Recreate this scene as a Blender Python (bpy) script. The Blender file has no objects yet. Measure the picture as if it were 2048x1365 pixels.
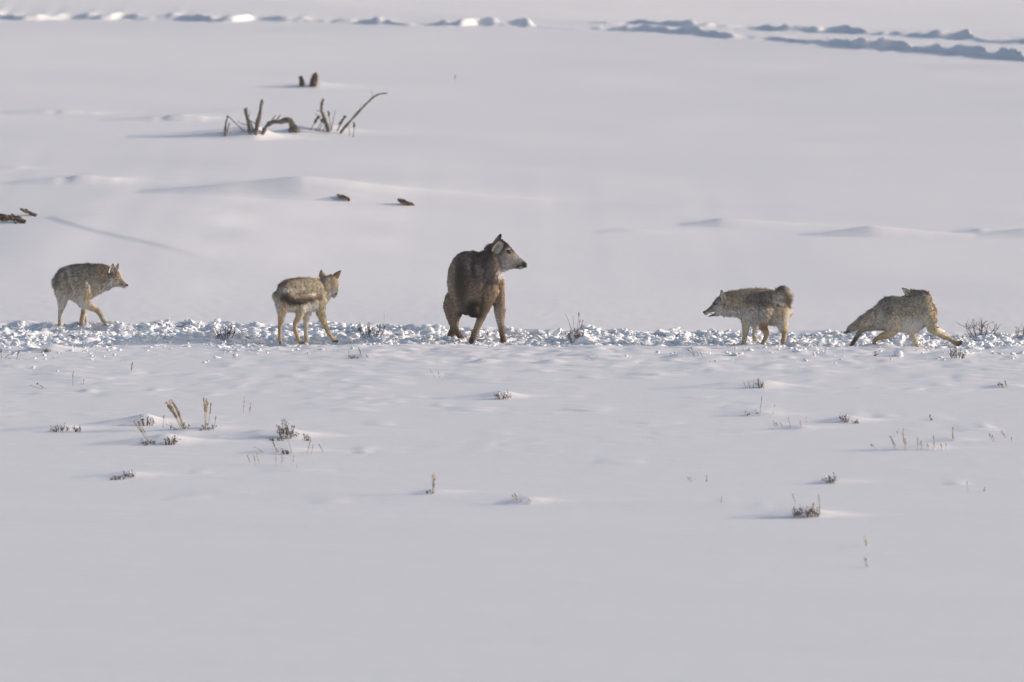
import bpy, math, random
import numpy as np
from mathutils import Vector, Matrix
from mathutils.bvhtree import BVHTree

R = math.radians
random.seed(7)
rng = np.random.default_rng(7)
SC = bpy.context.scene
COL = SC.collection

# ------------------------------------------------------------------ camera
CAM_D, CAM_H = 80.0, 6.0
F_PX = 15189.0                      # focal length in pixels of the 2048 px wide photograph
TH0 = math.atan2(CAM_H, CAM_D)
cd = bpy.data.cameras.new('camera')
cam = bpy.data.objects.new('camera', cd)
COL.objects.link(cam)
cam.location = (0, -CAM_D, CAM_H)
cam.rotation_euler = (math.pi / 2 - TH0, 0, 0)
cd.sensor_width = 36
cd.lens = 36 * F_PX / 2048
cd.clip_start = 1
cd.clip_end = 6000
cd.dof.use_dof = True
cd.dof.focus_distance = 80.1
cd.dof.aperture_fstop = 4.3
SC.camera = cam

# ------------------------------------------------------------------ light
SUN_EL, SUN_AZ = 14.0, 5.0         # azimuth: degrees behind the picture plane, from the right
EXPO = 0.14
sd = Vector((math.cos(R(SUN_AZ)) * math.cos(R(SUN_EL)), math.sin(R(SUN_AZ)) * math.cos(R(SUN_EL)), math.sin(R(SUN_EL))))
sl = bpy.data.lights.new('sun', 'SUN')
sl.energy = 3.2
sl.angle = R(0.8)
sl.color = (1.0, 0.89, 0.81)
so = bpy.data.objects.new('sun', sl)
COL.objects.link(so)
so.rotation_euler = (-sd).to_track_quat('-Z', 'Y').to_euler()
w = bpy.data.worlds.new('World')
SC.world = w
w.use_nodes = True
nt = w.node_tree
sky = nt.nodes.new('ShaderNodeTexSky')
sky.sky_type = 'NISHITA'
sky.sun_disc = False
sky.sun_elevation = R(SUN_EL)
sky.sun_rotation = math.pi / 2 - R(SUN_AZ)
sky.air_density = 1.0
sky.dust_density = 3.5
sky.ozone_density = 1.0
bg = nt.nodes['Background']
bg.inputs[1].default_value = 0.15
nt.links.new(sky.outputs[0], bg.inputs[0])
vs = SC.view_settings
vs.view_transform = 'Standard'
vs.look = 'None'
vs.gamma = 1
vs.exposure = EXPO
vs.use_curve_mapping = False
SC.cycles.max_bounces = 6
SC.cycles.diffuse_bounces = 4
SC.cycles.use_denoising = True

# ------------------------------------------------------------------ pixel <-> place
CT, ST = math.cos(TH0), math.sin(TH0)
def ray(px, py):
    u = (px - 1024) / F_PX
    v = -(py - 682.5) / F_PX
    # camera forward = (0,CT,-ST), up = (0,ST,CT)
    return np.array([u, CT + v * ST, -ST + v * CT])
def at(px, py, Y):
    d = ray(px, py)
    t = (Y + CAM_D) / d[1]
    return np.array([d[0] * t, Y, CAM_H + d[2] * t])
def proj(P):
    P = np.asarray(P)
    x = P[..., 0]; y = P[..., 1] + CAM_D; z = P[..., 2] - CAM_H
    f = y * CT - z * ST
    up = y * ST + z * CT
    return 1024 + F_PX * x / f, 682.5 - F_PX * up / f

# ------------------------------------------------------------------ noise (lattice value noise)
TAB = rng.random((256, 256))
def vnoise(x, y, s=0):
    x = x + s * 17.31; y = y + s * 9.77
    xi = np.floor(x).astype(int); yi = np.floor(y).astype(int)
    fx = x - xi; fy = y - yi
    fx = fx * fx * fx * (fx * (fx * 6 - 15) + 10); fy = fy * fy * fy * (fy * (fy * 6 - 15) + 10)
    a = TAB[xi & 255, yi & 255]; b = TAB[(xi + 1) & 255, yi & 255]
    c = TAB[xi & 255, (yi + 1) & 255]; d = TAB[(xi + 1) & 255, (yi + 1) & 255]
    return (a * (1 - fx) + b * fx) * (1 - fy) + (c * (1 - fx) + d * fx) * fy
def fbm(x, y, o=4, s=0):
    r = 0; a = 0.5; t = 0
    for i in range(o):
        r = r + a * vnoise(x * 2 ** i, y * 2 ** i, s + i * 3)
        t += a; a *= 0.5
    return r / t
def sst(a, b, x):
    t = np.clip((x - a) / (b - a), 0, 1)
    return t * t * (3 - 2 * t)

# ------------------------------------------------------------------ terrain
def flat(px, py):                    # where a pixel meets the plane z = 0
    d = ray(px, py)
    t = CAM_H / -d[2]
    return d[0] * t, -CAM_D + d[1] * t
def track_edges(x):
    far = 2.55 - 0.21 * (x + 5.4) + 0.5 * (vnoise(x * 0.9, x * 0 + 3) - 0.5) + 0.25 * (vnoise(x * 3, x * 0 + 9) - 0.5)
    far = np.maximum(far, 0.6)
    near = -0.80 - 0.25 * sst(-3, 0, x) + 0.5 * (vnoise(x * 1.3, x * 0 + 5) - 0.5) + 0.3 * (vnoise(x * 4, x * 0 + 2) - 0.5)
    near = near + 1.05 * sst(-4.35, -3.95, x) * (1 - sst(-3.1, -2.9, x))
    return near, far
def base_h(x, y):                    # broad form: a crest along the track, a shallow hollow behind it
    near, far = track_edges(x)
    d = y - far
    hollow = -0.34 * sst(0.0, 4.2, d) + 0.34 * sst(9, 40, d)
    return hollow + 0.006 * x * (1 - sst(-6, 0, y)) * np.clip(1 - np.abs(x) / 400, 0, 1) - (0.017 * sst(3, 12, y) + 0.034 * sst(99, 109, y)) * x * np.clip(1 - np.abs(x) / 400, 0, 1)
def hit0(px, py):                    # pixel on the broad form
    d = ray(px, py)
    y = flat(px, py)[1]
    for _ in range(30):
        t = (y + CAM_D) / d[1]
        zr = CAM_H + d[2] * t
        h = float(base_h(np.array(d[0] * t), np.array(y)))
        y = y + 0.7 * (zr - h) / (ST) * 1.0 if abs(zr - h) > 1e-4 else y
    return d[0] * (y + CAM_D) / d[1], y
# lee drifts: pixel of the head, tail length in px to the left, height m, half width m
DRIFTS = [
    (448, 680, 190, 0.10, 0.22), (742, 674, 60, 0.03, 0.25), (1155, 684, 60, 0.06, 0.3),
    (1914, 716, 190, 0.04, 0.22), (1003, 799, 130, 0.045, 0.2), (1522, 778, 210, 0.05, 0.22),
    (1692, 845, 60, 0.035, 0.18), (292, 850, 120, 0.06, 0.2), (120, 862, 120, 0.03, 0.2),
    (340, 888, 150, 0.055, 0.24), (575, 877, 190, 0.06, 0.22), (571, 906, 90, 0.03, 0.2),
    (260, 956, 110, 0.03, 0.2), (865, 988, 45, 0.02, 0.14), (1052, 1006, 60, 0.03, 0.2),
    (1620, 1034, 150, 0.04, 0.22), (1661, 966, 40, 0.02, 0.14), (1520, 833, 90, 0.025, 0.18),
    (1590, 860, 50, 0.02, 0.15), (1850, 901, 130, 0.02, 0.18), (1906, 884, 60, 0.015, 0.15),
    (420, 862, 110, 0.025, 0.2), (96, 704, 60, 0.05, 0.15), (720, 717, 90, 0.03, 0.16),
    (1390, 716, 70, 0.03, 0.16), (2012, 777, 50, 0.015, 0.12), (962, 727, 40, 0.03, 0.12), (1100, 728, 40, 0.025, 0.12),
]
MOUNDS = [   # background drifts: px, py of the head, length px, height m, half width m, right-side length px
    (604, 402, 300, 0.30, 1.1, 420), (160, 376, 160, 0.07, 0.6, 160), (1440, 443, 75, 0.11, 0.35, 260),
    (1740, 463, 130, 0.15, 0.35, 260), (1250, 461, 60, 0.03, 0.35, 160), (1960, 458, 50, 0.04, 0.35, 160),
    (2050, 466, 90, 0.12, 0.35, 250), (505, 279, 230, 0.22, 0.9, 70), (600, 268, 60, 0.12, 0.6, 80), (660, 266, 60, 0.10, 0.6, 70),
    (635, 172, 110, 0.07, 0.8, 90), (20, 344, 60, 0.03, 0.5, 60), 
    (100, 222, 130, 0.08, 0.9, 200), (360, 236, 150, 0.07, 0.9, 120), 
]
def prep(L):
    out = []
    for m in L:
        x, y = hit0(m[0], m[1])
        ppm = F_PX / (y + CAM_D)
        out.append((x, y, m[2] / ppm, m[3], m[4], (m[5] / ppm if len(m) > 5 else 0.38)))
    return out
DR, MD = prep(DRIFTS), prep(MOUNDS)
_r = np.random.default_rng(41)
LIPS = []                            # small wind-cut lips of the crust
while len(LIPS) < 520:
    ly = -1.0 - _r.exponential(3.2); lx = _r.uniform(-7, 7)
    if ly < -19 or vnoise(np.array(lx * 0.6), np.array(ly * 0.5), 4) < 0.42: continue
    LIPS.append((lx, ly, _r.uniform(0.06, 0.36), _r.uniform(0.005, 0.013)))
# crack line on the left hill
CA, CB = hit0(85, 455), hit0(415, 538)
def bank_line(x, k):                 # far broken banks: distance of the lip
    if k == 0:
        return 97.0 - 0.55 * np.clip(x, 0, 12) ** 1.35 + 0.25 * np.clip(-x, 0, 12) + 1.3 * (vnoise(x * 0.25, x * 0, 3) - 0.5) + 1.3 * (vnoise(x * 1.1, x * 0, 5) - 0.5)
    return 103.5 - 0.95 * np.clip(x, -5, 13) + 1.4 * (vnoise(x * 0.3, x * 0 + 7, 3) - 0.5) + 1.2 * (vnoise(x * 1.5, x * 0 + 7, 5) - 0.5)
def height(x, y):
    x = np.asarray(x, float); y = np.asarray(y, float)
    h = base_h(x, y)
    near, far = track_edges(x)
    tr = sst(near - 0.12, near + 0.12, y) * (1 - sst(far - 0.1, far + 0.15, y))
    open_ = 1 - tr
    nearw = (1 - sst(5, 20, y)) * (1 - 0.75 * sst(0.1, 1.0, y - far))
    # trampled ground
    n1 = fbm(x * 7, y * 5, 3, 11); n2 = fbm(x * 19, y * 14, 2, 21)
    h = h + tr * (-0.035 + 0.07 * (n1 - 0.5) * 2 * 0.7 + 0.03 * (n2 - 0.5) * 2)
    h = h + 0.035 * np.exp(-((y - far) / 0.16) ** 2) * (0.4 + 1.2 * vnoise(x * 6, y * 0 + 4, 3))
    h = h + 0.012 * np.exp(-((y - near) / 0.12) ** 2) * vnoise(x * 5, y * 0 + 4, 6)
    # wind crust: low terraces with small lips, strongest just in front of the track
    amp = sst(-22, -3, y) * nearw * open_
    t = y * 0.9 + fbm(x * 0.75, y * 1.6, 4, 31) * 5
    ft = t - np.floor(t)
    h = h + amp * 0.006 * (sst(0.0, 0.10, ft) * (1 - sst(0.1, 1.0, ft))) * sst(0.42, 0.62, vnoise(x * 1.1, y * 0.9, 44))
    t = y * 1.6 + fbm(x * 1.5, y * 3.0, 3, 35) * 6
    ft = t - np.floor(t)
    zone = np.exp(-np.clip(near - y, 0, 99) / 1.6)
    h = h + open_ * nearw * 0.016 * zone * (sst(0.0, 0.12, ft) * (1 - sst(0.12, 1.0, ft)))
    h = h + open_ * nearw * 0.006 * zone * fbm(x * 8, y * 8, 2, 61)
    h = h + nearw * open_ * (0.0035 * (fbm(x * 3, y * 4, 3, 51) - 0.5) * (0.3 + amp))
    # long soft undulations
    h = h + 0.03 * (fbm(x * 0.09 + y * 0.02, y * 0.22, 2, 71) - 0.5) * nearw
    h = h + 0.02 * (fbm(x * 0.10, (y + 0.33 * x) * 0.75, 2, 75) - 0.5) * nearw * sst(-10, -19, y)
    h = h + (1 - nearw) * 0.22 * (fbm(x * 0.07, y * 0.07, 3, 81) - 0.5)
    h = h + (1 - nearw) * 0.04 * (fbm(x * 0.22, y * 0.3, 3, 85) - 0.5)
    # broad hill on the left, behind
    hx, hy = -5.2, 21.0
    h = h + 0.20 * np.exp(-(((x - hx) / 4.2) ** 2 + ((y - hy) / 9.0) ** 2)) * (0.9 + 0.2 * vnoise(x, y * 0.4, 4))
    # crack
    ax, ay = CA; bx, by = CB
    L = math.hypot(bx - ax, by - ay); ux, uy = (bx - ax) / L, (by - ay) / L
    s = (x - ax) * ux + (y - ay) * uy
    dd = (x - ax) * -uy + (y - ay) * ux + 0.35 * np.sin(s * 0.8) * 0.3
    h = h + 0.018 * sst(-0.07, 0.07, dd) * np.exp(-np.clip(dd, 0, 9) / 1.2) * sst(0, 0.6, s) * (1 - sst(L * 0.55, L, s))
    if x.ndim:
        for (cx, cy, ln, hh) in LIPS:
            m = (np.abs(x - cx) < ln * 2.2) & (np.abs(y - cy) < 0.9)
            if not np.any(m): continue
            dx = x[m] - cx; dy = y[m] - cy + 0.03 * np.sin(dx * 9 + cx)
            h[m] += hh * np.clip(1 - np.abs(dx / ln), 0, 1) ** 0.6 * np.where(dy < 0, np.clip(1 + dy / 0.04, 0, 1), np.exp(-dy / 0.30))
    # lee drifts
    for (cx, cy, ln, hh, wd, rr) in DR + MD:
        m = (np.abs(x - cx) < ln * 1.4 + rr * 6) & (np.abs(y - cy) < wd * 4 + ln * 0.4)
        if not np.any(m): continue
        dx = x[m] - cx if x.ndim else x - cx
        dy = y[m] - cy if x.ndim else y - cy
        slant = 0.12
        s = -dx
        dyy = dy + np.clip(s, 0, None) * slant
        left = np.clip(1 - s / (ln * 1.1), 0, 1) ** 1.05
        along = np.where(s > 0, left, 1 / (1 + (dx / rr) ** 2 * 2.5) ** 1.2)
        wloc = wd * (0.45 + 0.55 * np.clip(1 - s / ln, 0, 1))
        if hh > 0.09:
            wloc = wd * (0.75 + 0.25 * np.clip(1 - s / ln, 0, 1))
            ragg = 0.9 + 0.2 * fbm(dx * 1.1 + cx, dy * 1.0, 3, 5)
        else:
            ragg = 0.85 + 0.3 * vnoise(dx * 6 + cx, dy * 3, 5)
        hs = hh * (1.5 if hh < 0.08 else 1.0)
        wn = hs * 1.55 * (0.3 + 0.7 * along) + 0.02
        near_ = np.clip(1 + dyy / wn, 0, 1)
        if hh > 0.09: near_ = near_ * near_ * (3 - 2 * near_)
        far_ = 1 / (1 + (dyy / (wloc * 1.6)) ** 2) ** 1.5
        win = (1 - sst(0.55, 1, np.abs(dx) / (ln * 1.4 + rr * 6))) * (1 - sst(0.55, 1, np.abs(dy) / (wd * 4 + ln * 0.4)))
        val = win * hs * along * np.where(dyy < 0, near_, far_) * ragg
        if x.ndim: h[m] += val
        else: h = h + val
    # far broken banks
    if x.ndim == 0 or np.any(y > 80):
        for k, (hh, sd_) in enumerate(((0.20, 3), (0.16, 9))):
            lip = bank_line(x, k)
            rag = 0.24 + 0.95 * sst(0.38, 0.62, vnoise(x * 0.9, y * 0 + k, 13)) * (0.45 + 0.9 * vnoise(x * 0.27, y * 0 + k, 17))
            if k == 0: rag = rag * (0.7 + 0.5 * sst(2, 8, x))
            else: rag = rag * sst(1, 4, x) + 0.04 * sst(-2, 2, x)
            rag = np.maximum(rag, 0.75 * sst(4, 7, x) * (0.5 + 0.5 * vnoise(x * 0.6, y * 0 + k, 3)))
            rag = rag * (0.45 + 0.85 * vnoise(x * 4.5, y * 0 + k, 23))
            d_ = y - lip + 0.5 * (vnoise(x * 2.5, y * 0 + k, 29) - 0.5)
            lump = (0.05 if k == 0 else 0.05 * sst(0, 3, x)) * np.exp(-(d_ / 1.1) ** 2) * (fbm(x * 3.4, y * 3.0, 3, 91 + k) - 0.42) * 1.7
            rise = hh * rag * sst(-0.22, 0.12, d_) * np.exp(-np.clip(d_, 0, 99) / 1.4)
            h = h + (rise + lump * (0.4 + rag * 0.6)) * (y > 60)
        # beyond: a gentle slope up toward the far snow
        h = h + 0.0 * y
    return h

def axis(segs):
    out = []
    for a, b, st in segs:
        out.append(np.arange(a, b, st))
    return np.concatenate(out)
ys = axis([(-35, -24, 0.09), (-24, -12, 0.06), (-12, -1.6, 0.04), (-1.6, 3.4, 0.028), (3.4, 12, 0.14), (12, 60, 0.16), (60, 80, 0.4), (80, 88, 0.12), (88, 108, 0.10), (108, 112, 0.3), (112, 140, 0.7)])
g = [140.0]
while g[-1] < 3500: g.append(g[-1] * 1.09 + 1)
f0 = [-36.0]
while f0[-1] > -300: f0.append(f0[-1] * 1.12)
ys = np.concatenate([np.array(f0[::-1]), ys, np.array(g)])
xs = np.arange(-7.2, 7.2, 0.04)
gx = [7.2]
stp = 0.05
while gx[-1] < 15: gx.append(gx[-1] + stp); stp = min(stp * 1.01, 0.09)
while gx[-1] < 3000: gx.append(gx[-1] * 1.13)
gx = np.array(gx)
xs = np.concatenate([-gx[::-1], xs[1:], gx])
X, Y = np.meshgrid(xs, ys)
H = height(X.ravel(), Y.ravel())

def mesh_np(name, V, F, smooth=True):
    """V (n,3); F (m,k) all same size"""
    me = bpy.data.meshes.new(name)
    V = np.asarray(V, dtype=np.float32); F = np.asarray(F, dtype=np.int32)
    n, k = F.shape
    me.vertices.add(len(V)); me.vertices.foreach_set('co', V.ravel())
    me.loops.add(n * k); me.loops.foreach_set('vertex_index', F.ravel())
    me.polygons.add(n)
    me.polygons.foreach_set('loop_start', np.arange(0, n * k, k, dtype=np.int32))
    me.polygons.foreach_set('use_smooth', np.full(n, smooth))
    me.update(calc_edges=True)
    return me
def link(name, me, mat=None, parent=None):
    o = bpy.data.objects.new(name, me)
    if mat and not me.materials: me.materials.append(mat)
    COL.objects.link(o)
    if parent: o.parent = parent
    return o
def tag(o, label=None, cat=None, group=None, kind=None):
    for k, v in (('label', label), ('category', cat), ('group', group), ('kind', kind)):
        if v: o[k] = v
    return o
def empty(name, loc, label, cat, group=None):
    o = bpy.data.objects.new(name, None)
    COL.objects.link(o)
    o.location = loc
    o.empty_display_size = 0.1
    return tag(o, label, cat, group)

# ------------------------------------------------------------------ materials
def mat(name, color=(0.5, 0.5, 0.5), rough=0.8, spec=0.3):
    m = bpy.data.materials.new(name); m.use_nodes = True
    b = m.node_tree.nodes['Principled BSDF']
    b.inputs['Base Color'].default_value = (*color, 1)
    b.inputs['Roughness'].default_value = rough
    b.inputs['Specular IOR Level'].default_value = spec
    return m, m.node_tree, b
def snow_mat(name, grain=0.5, col=(0.875, 0.865, 0.905)):
    m, t, b = mat(name, col, 0.55, 0.25)
    N = t.nodes.new
    tc = N('ShaderNodeTexCoord')
    mp = N('ShaderNodeMapping'); t.links.new(tc.outputs['Object'], mp.inputs[0]); mp.inputs['Scale'].default_value = (1, 0.7, 1)
    n1 = N('ShaderNodeTexNoise'); n1.inputs['Scale'].default_value = 45; n1.inputs['Detail'].default_value = 5; n1.inputs['Roughness'].default_value = 0.65
    n2 = N('ShaderNodeTexNoise'); n2.inputs['Scale'].default_value = 5; n2.inputs['Detail'].default_value = 5
    t.links.new(mp.outputs[0], n1.inputs[0]); t.links.new(mp.outputs[0], n2.inputs[0])
    b1 = N('ShaderNodeBump'); b1.inputs['Strength'].default_value = 0.5 * grain; b1.inputs['Distance'].default_value = 0.004
    t.links.new(n1.outputs[0], b1.inputs['Height'])
    b2 = N('ShaderNodeBump'); b2.inputs['Strength'].default_value = 0.6 * grain; b2.inputs['Distance'].default_value = 0.012
    t.links.new(n2.outputs[0], b2.inputs['Height']); t.links.new(b1.outputs[0], b2.inputs['Normal'])
    mp3 = N('ShaderNodeMapping'); t.links.new(tc.outputs['Object'], mp3.inputs[0]); mp3.inputs['Scale'].default_value = (0.9, 4.0, 1)
    n3 = N('ShaderNodeTexNoise'); n3.inputs['Scale'].default_value = 1.6; n3.inputs['Detail'].default_value = 7; n3.inputs['Roughness'].default_value = 0.62
    t.links.new(mp3.outputs[0], n3.inputs[0])
    b3 = N('ShaderNodeBump'); b3.inputs['Strength'].default_value = grain; b3.inputs['Distance'].default_value = 0.035
    t.links.new(n3.outputs[0], b3.inputs['Height']); t.links.new(b2.outputs[0], b3.inputs['Normal'])
    t.links.new(b3.outputs[0], b.inputs['Normal'])
    rp = N('ShaderNodeMixRGB'); rp.inputs[1].default_value = (col[0] * .97, col[1] * .975, col[2] * .985, 1); rp.inputs[2].default_value = (*col, 1)
    t.links.new(n2.outputs[0], rp.inputs[0]); t.links.new(rp.outputs[0], b.inputs['Base Color'])
    return m
M_SNOW = snow_mat('snow', 0.35)
M_RUB = snow_mat('broken_snow', 0.4, (0.87, 0.89, 0.93))
M_RUB.node_tree.nodes['Principled BSDF'].inputs['Roughness'].default_value = 0.85
M_RUB.node_tree.nodes['Principled BSDF'].inputs['Specular IOR Level'].default_value = 0.08
def noisy(name, c1, c2, scale=30, rough=0.85, bump=0.4, dist=0.005):
    m, t, b = mat(name, c1, rough, 0.2)
    N = t.nodes.new
    tc = N('ShaderNodeTexCoord')
    n = N('ShaderNodeTexNoise'); n.inputs['Scale'].default_value = scale; n.inputs['Detail'].default_value = 4
    t.links.new(tc.outputs['Object'], n.inputs[0])
    r = N('ShaderNodeValToRGB'); r.color_ramp.elements[0].position = 0.35; r.color_ramp.elements[1].position = 0.65
    r.color_ramp.elements[0].color = (*c1, 1); r.color_ramp.elements[1].color = (*c2, 1)
    t.links.new(n.outputs[0], r.inputs[0]); t.links.new(r.outputs[0], b.inputs['Base Color'])
    bp = N('ShaderNodeBump'); bp.inputs['Strength'].default_value = bump; bp.inputs['Distance'].default_value = dist
    t.links.new(n.outputs[0], bp.inputs['Height']); t.links.new(bp.outputs[0], b.inputs['Normal'])
    return m
M_SAGE = noisy('sage_leaf', (0.055, 0.045, 0.035), (0.16, 0.135, 0.105), 60)
M_STEM = noisy('woody_stem', (0.07, 0.05, 0.04), (0.16, 0.12, 0.09), 50)
M_GRASS = noisy('dry_grass', (0.30, 0.22, 0.14), (0.46, 0.37, 0.26), 40)
M_PALE = noisy('frosted_grass', (0.38, 0.33, 0.28), (0.60, 0.56, 0.52), 60)
M_RED = noisy('reddish_stem', (0.13, 0.075, 0.06), (0.25, 0.16, 0.12), 50)
M_WOOD = noisy('weathered_wood', (0.10, 0.08, 0.07), (0.24, 0.20, 0.17), 12)
M_BROWN = noisy('dead_brush', (0.05, 0.033, 0.025), (0.14, 0.095, 0.07), 14)
def vcol_mat(name, rough=0.8, spec=0.15):
    m, t, b = mat(name, (0.5, 0.5, 0.5), rough, spec)
    a = t.nodes.new('ShaderNodeAttribute'); a.attribute_name = 'Col'
    nz = t.nodes.new('ShaderNodeTexNoise'); nz.inputs['Scale'].default_value = 70; nz.inputs['Detail'].default_value = 3
    tc = t.nodes.new('ShaderNodeTexCoord'); t.links.new(tc.outputs['Object'], nz.inputs[0])
    mr = t.nodes.new('ShaderNodeMapRange'); mr.inputs[3].default_value = 0.7; mr.inputs[4].default_value = 1.3
    t.links.new(nz.outputs[0], mr.inputs[0])
    mx = t.nodes.new('ShaderNodeVectorMath'); mx.operation = 'SCALE'
    t.links.new(a.outputs['Color'], mx.inputs[0]); t.links.new(mr.outputs[0], mx.inputs['Scale'])
    t.links.new(mx.outputs[0], b.inputs['Base Color'])
    return m
M_HIDE = vcol_mat('hide')
M_FUR = vcol_mat('fur', 0.65, 0.3)
M_EYE, _, _ = mat('eye_dark', (0.008, 0.006, 0.005), 0.12, 0.6)
M_NOSE, _, _ = mat('nose_black', (0.012, 0.011, 0.011), 0.4, 0.5)
M_TONGUE, _, _ = mat('tongue', (0.35, 0.12, 0.11), 0.4, 0.5)
M_HOOF, _, _ = mat('hoof', (0.02, 0.017, 0.015), 0.5, 0.4)

# ------------------------------------------------------------------ snow ground: one sheet to the horizon
ny, nx = X.shape
idx = np.arange(ny * nx).reshape(ny, nx)
F = np.stack([idx[:-1, :-1].ravel(), idx[:-1, 1:].ravel(), idx[1:, 1:].ravel(), idx[1:, :-1].ravel()], 1)
V = np.stack([X.ravel(), Y.ravel(), H], 1)
ground = link('snow_ground', mesh_np('snow_ground', V, F), M_SNOW)
tag(ground, kind='structure')
def gz(x, y):
    return float(height(np.array([x]), np.array([y]))[0])
def hit(px, py):                     # pixel -> point on the finished snow surface
    d = ray(px, py)
    t0 = (flat(px, py)[1] + CAM_D) / d[1]
    tt = np.linspace(t0 * 0.93, t0 * 1.15, 3000)
    P = np.array([[d[0] * t, -CAM_D + d[1] * t, CAM_H + d[2] * t] for t in tt])
    below = P[:, 2] < height(P[:, 0], P[:, 1])
    i = int(np.argmax(below)) if below.any() else 0
    return P[i]

# ------------------------------------------------------------------ broken snow in the track
import bmesh
def ico(sub):
    bm = bmesh.new(); bmesh.ops.create_icosphere(bm, subdivisions=sub, radius=1)
    V = np.array([v.co[:] for v in bm.verts]); F = np.array([[v.index for v in f.verts] for f in bm.faces]); bm.free()
    return V, F
I1, I2 = ico(1), ico(2)
def chunk_shape(V, r, cuts=7):
    P = V.copy()
    for _ in range(cuts):
        n = r.normal(size=3); n /= np.linalg.norm(n)
        d = r.uniform(0.42, 0.85)
        s = P @ n
        P = P - np.outer(np.clip(s - d, 0, None), n)
    return P + r.normal(scale=0.03, size=P.shape)
VAR1 = [chunk_shape(I1[0], rng, 3) for _ in range(14)]
VAR2 = [chunk_shape(I2[0], rng, 8) for _ in range(24)]
def rot(r, tilt=1.0):
    a = r.uniform(0, 2 * math.pi); b = r.normal() * 0.5 * tilt; c = r.normal() * 0.5 * tilt
    return np.array((Matrix.Rotation(a, 3, 'Z') @ Matrix.Rotation(b, 3, 'X') @ Matrix.Rotation(c, 3, 'Y')))
def rubble():
    n = 10500
    x = rng.uniform(-8.2, 8.2, n)
    near, far = track_edges(x)
    u = rng.random(n)
    u = np.where(rng.random(n) < 0.22, 1 - 0.12 * rng.random(n), u)      # more along the far lip
    y = near + (far - near) * u
    patch = vnoise(x * 1.6, y * 1.3, 5)
    size = np.exp(rng.normal(math.log(0.021), 0.50, n)) * (0.6 + 0.9 * patch)
    size = np.clip(size, 0.008, 0.05)
    # crumbs in front of the track
    m = 1500
    x2 = rng.uniform(-8, 8, m)
    n2, f2 = track_edges(x2)
    y2 = n2 - rng.exponential(0.55, m)
    keep = vnoise(x2 * 0.8, y2 * 0.8, 9) > 0.45
    x2, y2 = x2[keep], y2[keep]
    s2 = np.clip(np.exp(rng.normal(math.log(0.012), 0.5, len(x2))), 0.005, 0.035)
    x = np.concatenate([x, x2]); y = np.concatenate([y, y2]); size = np.concatenate([size, s2])
    for (ax, ay, aw) in ((-4.55, 1.9, 0.55), (-2.1, -0.35, 0.5), (-0.35, 0.0, 0.5), (2.6, -0.35, 0.5), (4.0, -0.9, 0.75)):
        k = (np.abs(x - ax) < aw) & (y < ay + 0.25) & (y > ay - 1.0)
        size = np.where(k, np.minimum(size * 0.45, 0.022), size)
    z = height(x, y)
    Vs, Fs, off = [], [], 0
    for i in range(len(x)):
        big = size[i] > 0.022
        P = (VAR2 if big else VAR1)[rng.integers(24 if big else 14)]
        slab = rng.random() < 0.5
        sc = np.array([1.15, 1.0, 0.28 if slab else 0.55]) * size[i] * np.array([rng.uniform(.8, 1.5), rng.uniform(.8, 1.3), 1])
        Q = (P * sc) @ rot(rng, 0.6 if slab else 0.45).T + [x[i], y[i], z[i] + size[i] * rng.uniform(0.05, 0.5)]
        Fc = (I2 if big else I1)[1]
        Vs.append(Q); Fs.append(Fc + off); off += len(Q)
    return np.concatenate(Vs), np.concatenate(Fs)
rv, rf = rubble()
tag(link('broken_snow', mesh_np('broken_snow', rv, rf, True), M_RUB), 'churned lumps and crumbs of broken snow filling the trampled track', 'broken snow', kind='stuff')

def chunk(px, py, sx, sy, sz, label, tilt=0.0, yaw=0.0, seed=0, cuts=9, lift=0.4):
    r = np.random.default_rng(100 + seed)
    V3, F3 = ico(3)
    P = chunk_shape(V3, r, cuts)
    P = P + 0.05 * (np.stack([vnoise(P[:, 0] * 3 + seed, P[:, 1] * 3, 2 + k) for k in range(3)], 1) - 0.5)
    P = P * [sx, sy, sz]
    P = P @ np.array(Matrix.Rotation(yaw, 3, 'Z') @ Matrix.Rotation(tilt, 3, 'Y')).T
    me = mesh_np('snow_chunk', P, F3, False)
    o = link('snow_chunk', me, M_RUB)
    g = hit(px, py)
    o.location = (g[0], g[1], g[2] + sz * lift)
    tag(o, label, 'snow chunk', 'larger lumps of snow thrown up along the track')
chunk(1114, 672, .030, .05, .085, 'upright pale plate of broken snow left of the twiggy shrub in the track', 0.5, 0.2, 1)
chunk(1166, 690, .085, .08, .07, 'cone of smooth snow at the foot of the twiggy shrub in the track', 0.2, 0.3, 2, 5)
chunk(1404, 668, .075, .06, .035, 'flat grey slab of snow below the open muzzle of the snarling coyote', 0.12, 0.1, 3)
chunk(1417, 672, .022, .04, .06, 'thin pointed snow shard standing up just right of a flat slab, below the snarling coyote', 0.45, 0.3, 4)
chunk(1797, 711, .055, .05, .038, 'rounded lone snow ball in front of the track under the lunging coyote', 0, 0, 5, 5)
chunk(66, 697, .11, .07, .045, 'flat snow lump before the near edge of the track, below the left-most coyote', 0.05, 0, 6, 6)
chunk(702, 655, .035, .04, .035, 'small round lump on the far lip of the track left of the low sage clump', 0, 0, 7)
chunk(858, 664, .07, .06, .05, 'blocky snow lump on the far lip just left of the deer', 0.1, 0.4, 8)
chunk(800, 668, .085, .07, .05, 'broad blue shaded snow block between the low sage clump and the deer', 0.1, -0.3, 9)
chunk(1190, 664, .075, .05, .035, 'low snow slab on the far lip right of the twiggy shrub', -0.15, 0.2, 10)
chunk(1228, 666, .05, .05, .03, 'pointed snow lump on the far lip two lumps right of the twiggy shrub', 0.3, 0.2, 11)
chunk(1325, 668, .08, .05, .04, 'wide snow hummock on the far lip midway between twiggy shrub and snarling coyote', 0.1, 0.2, 12)
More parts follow.
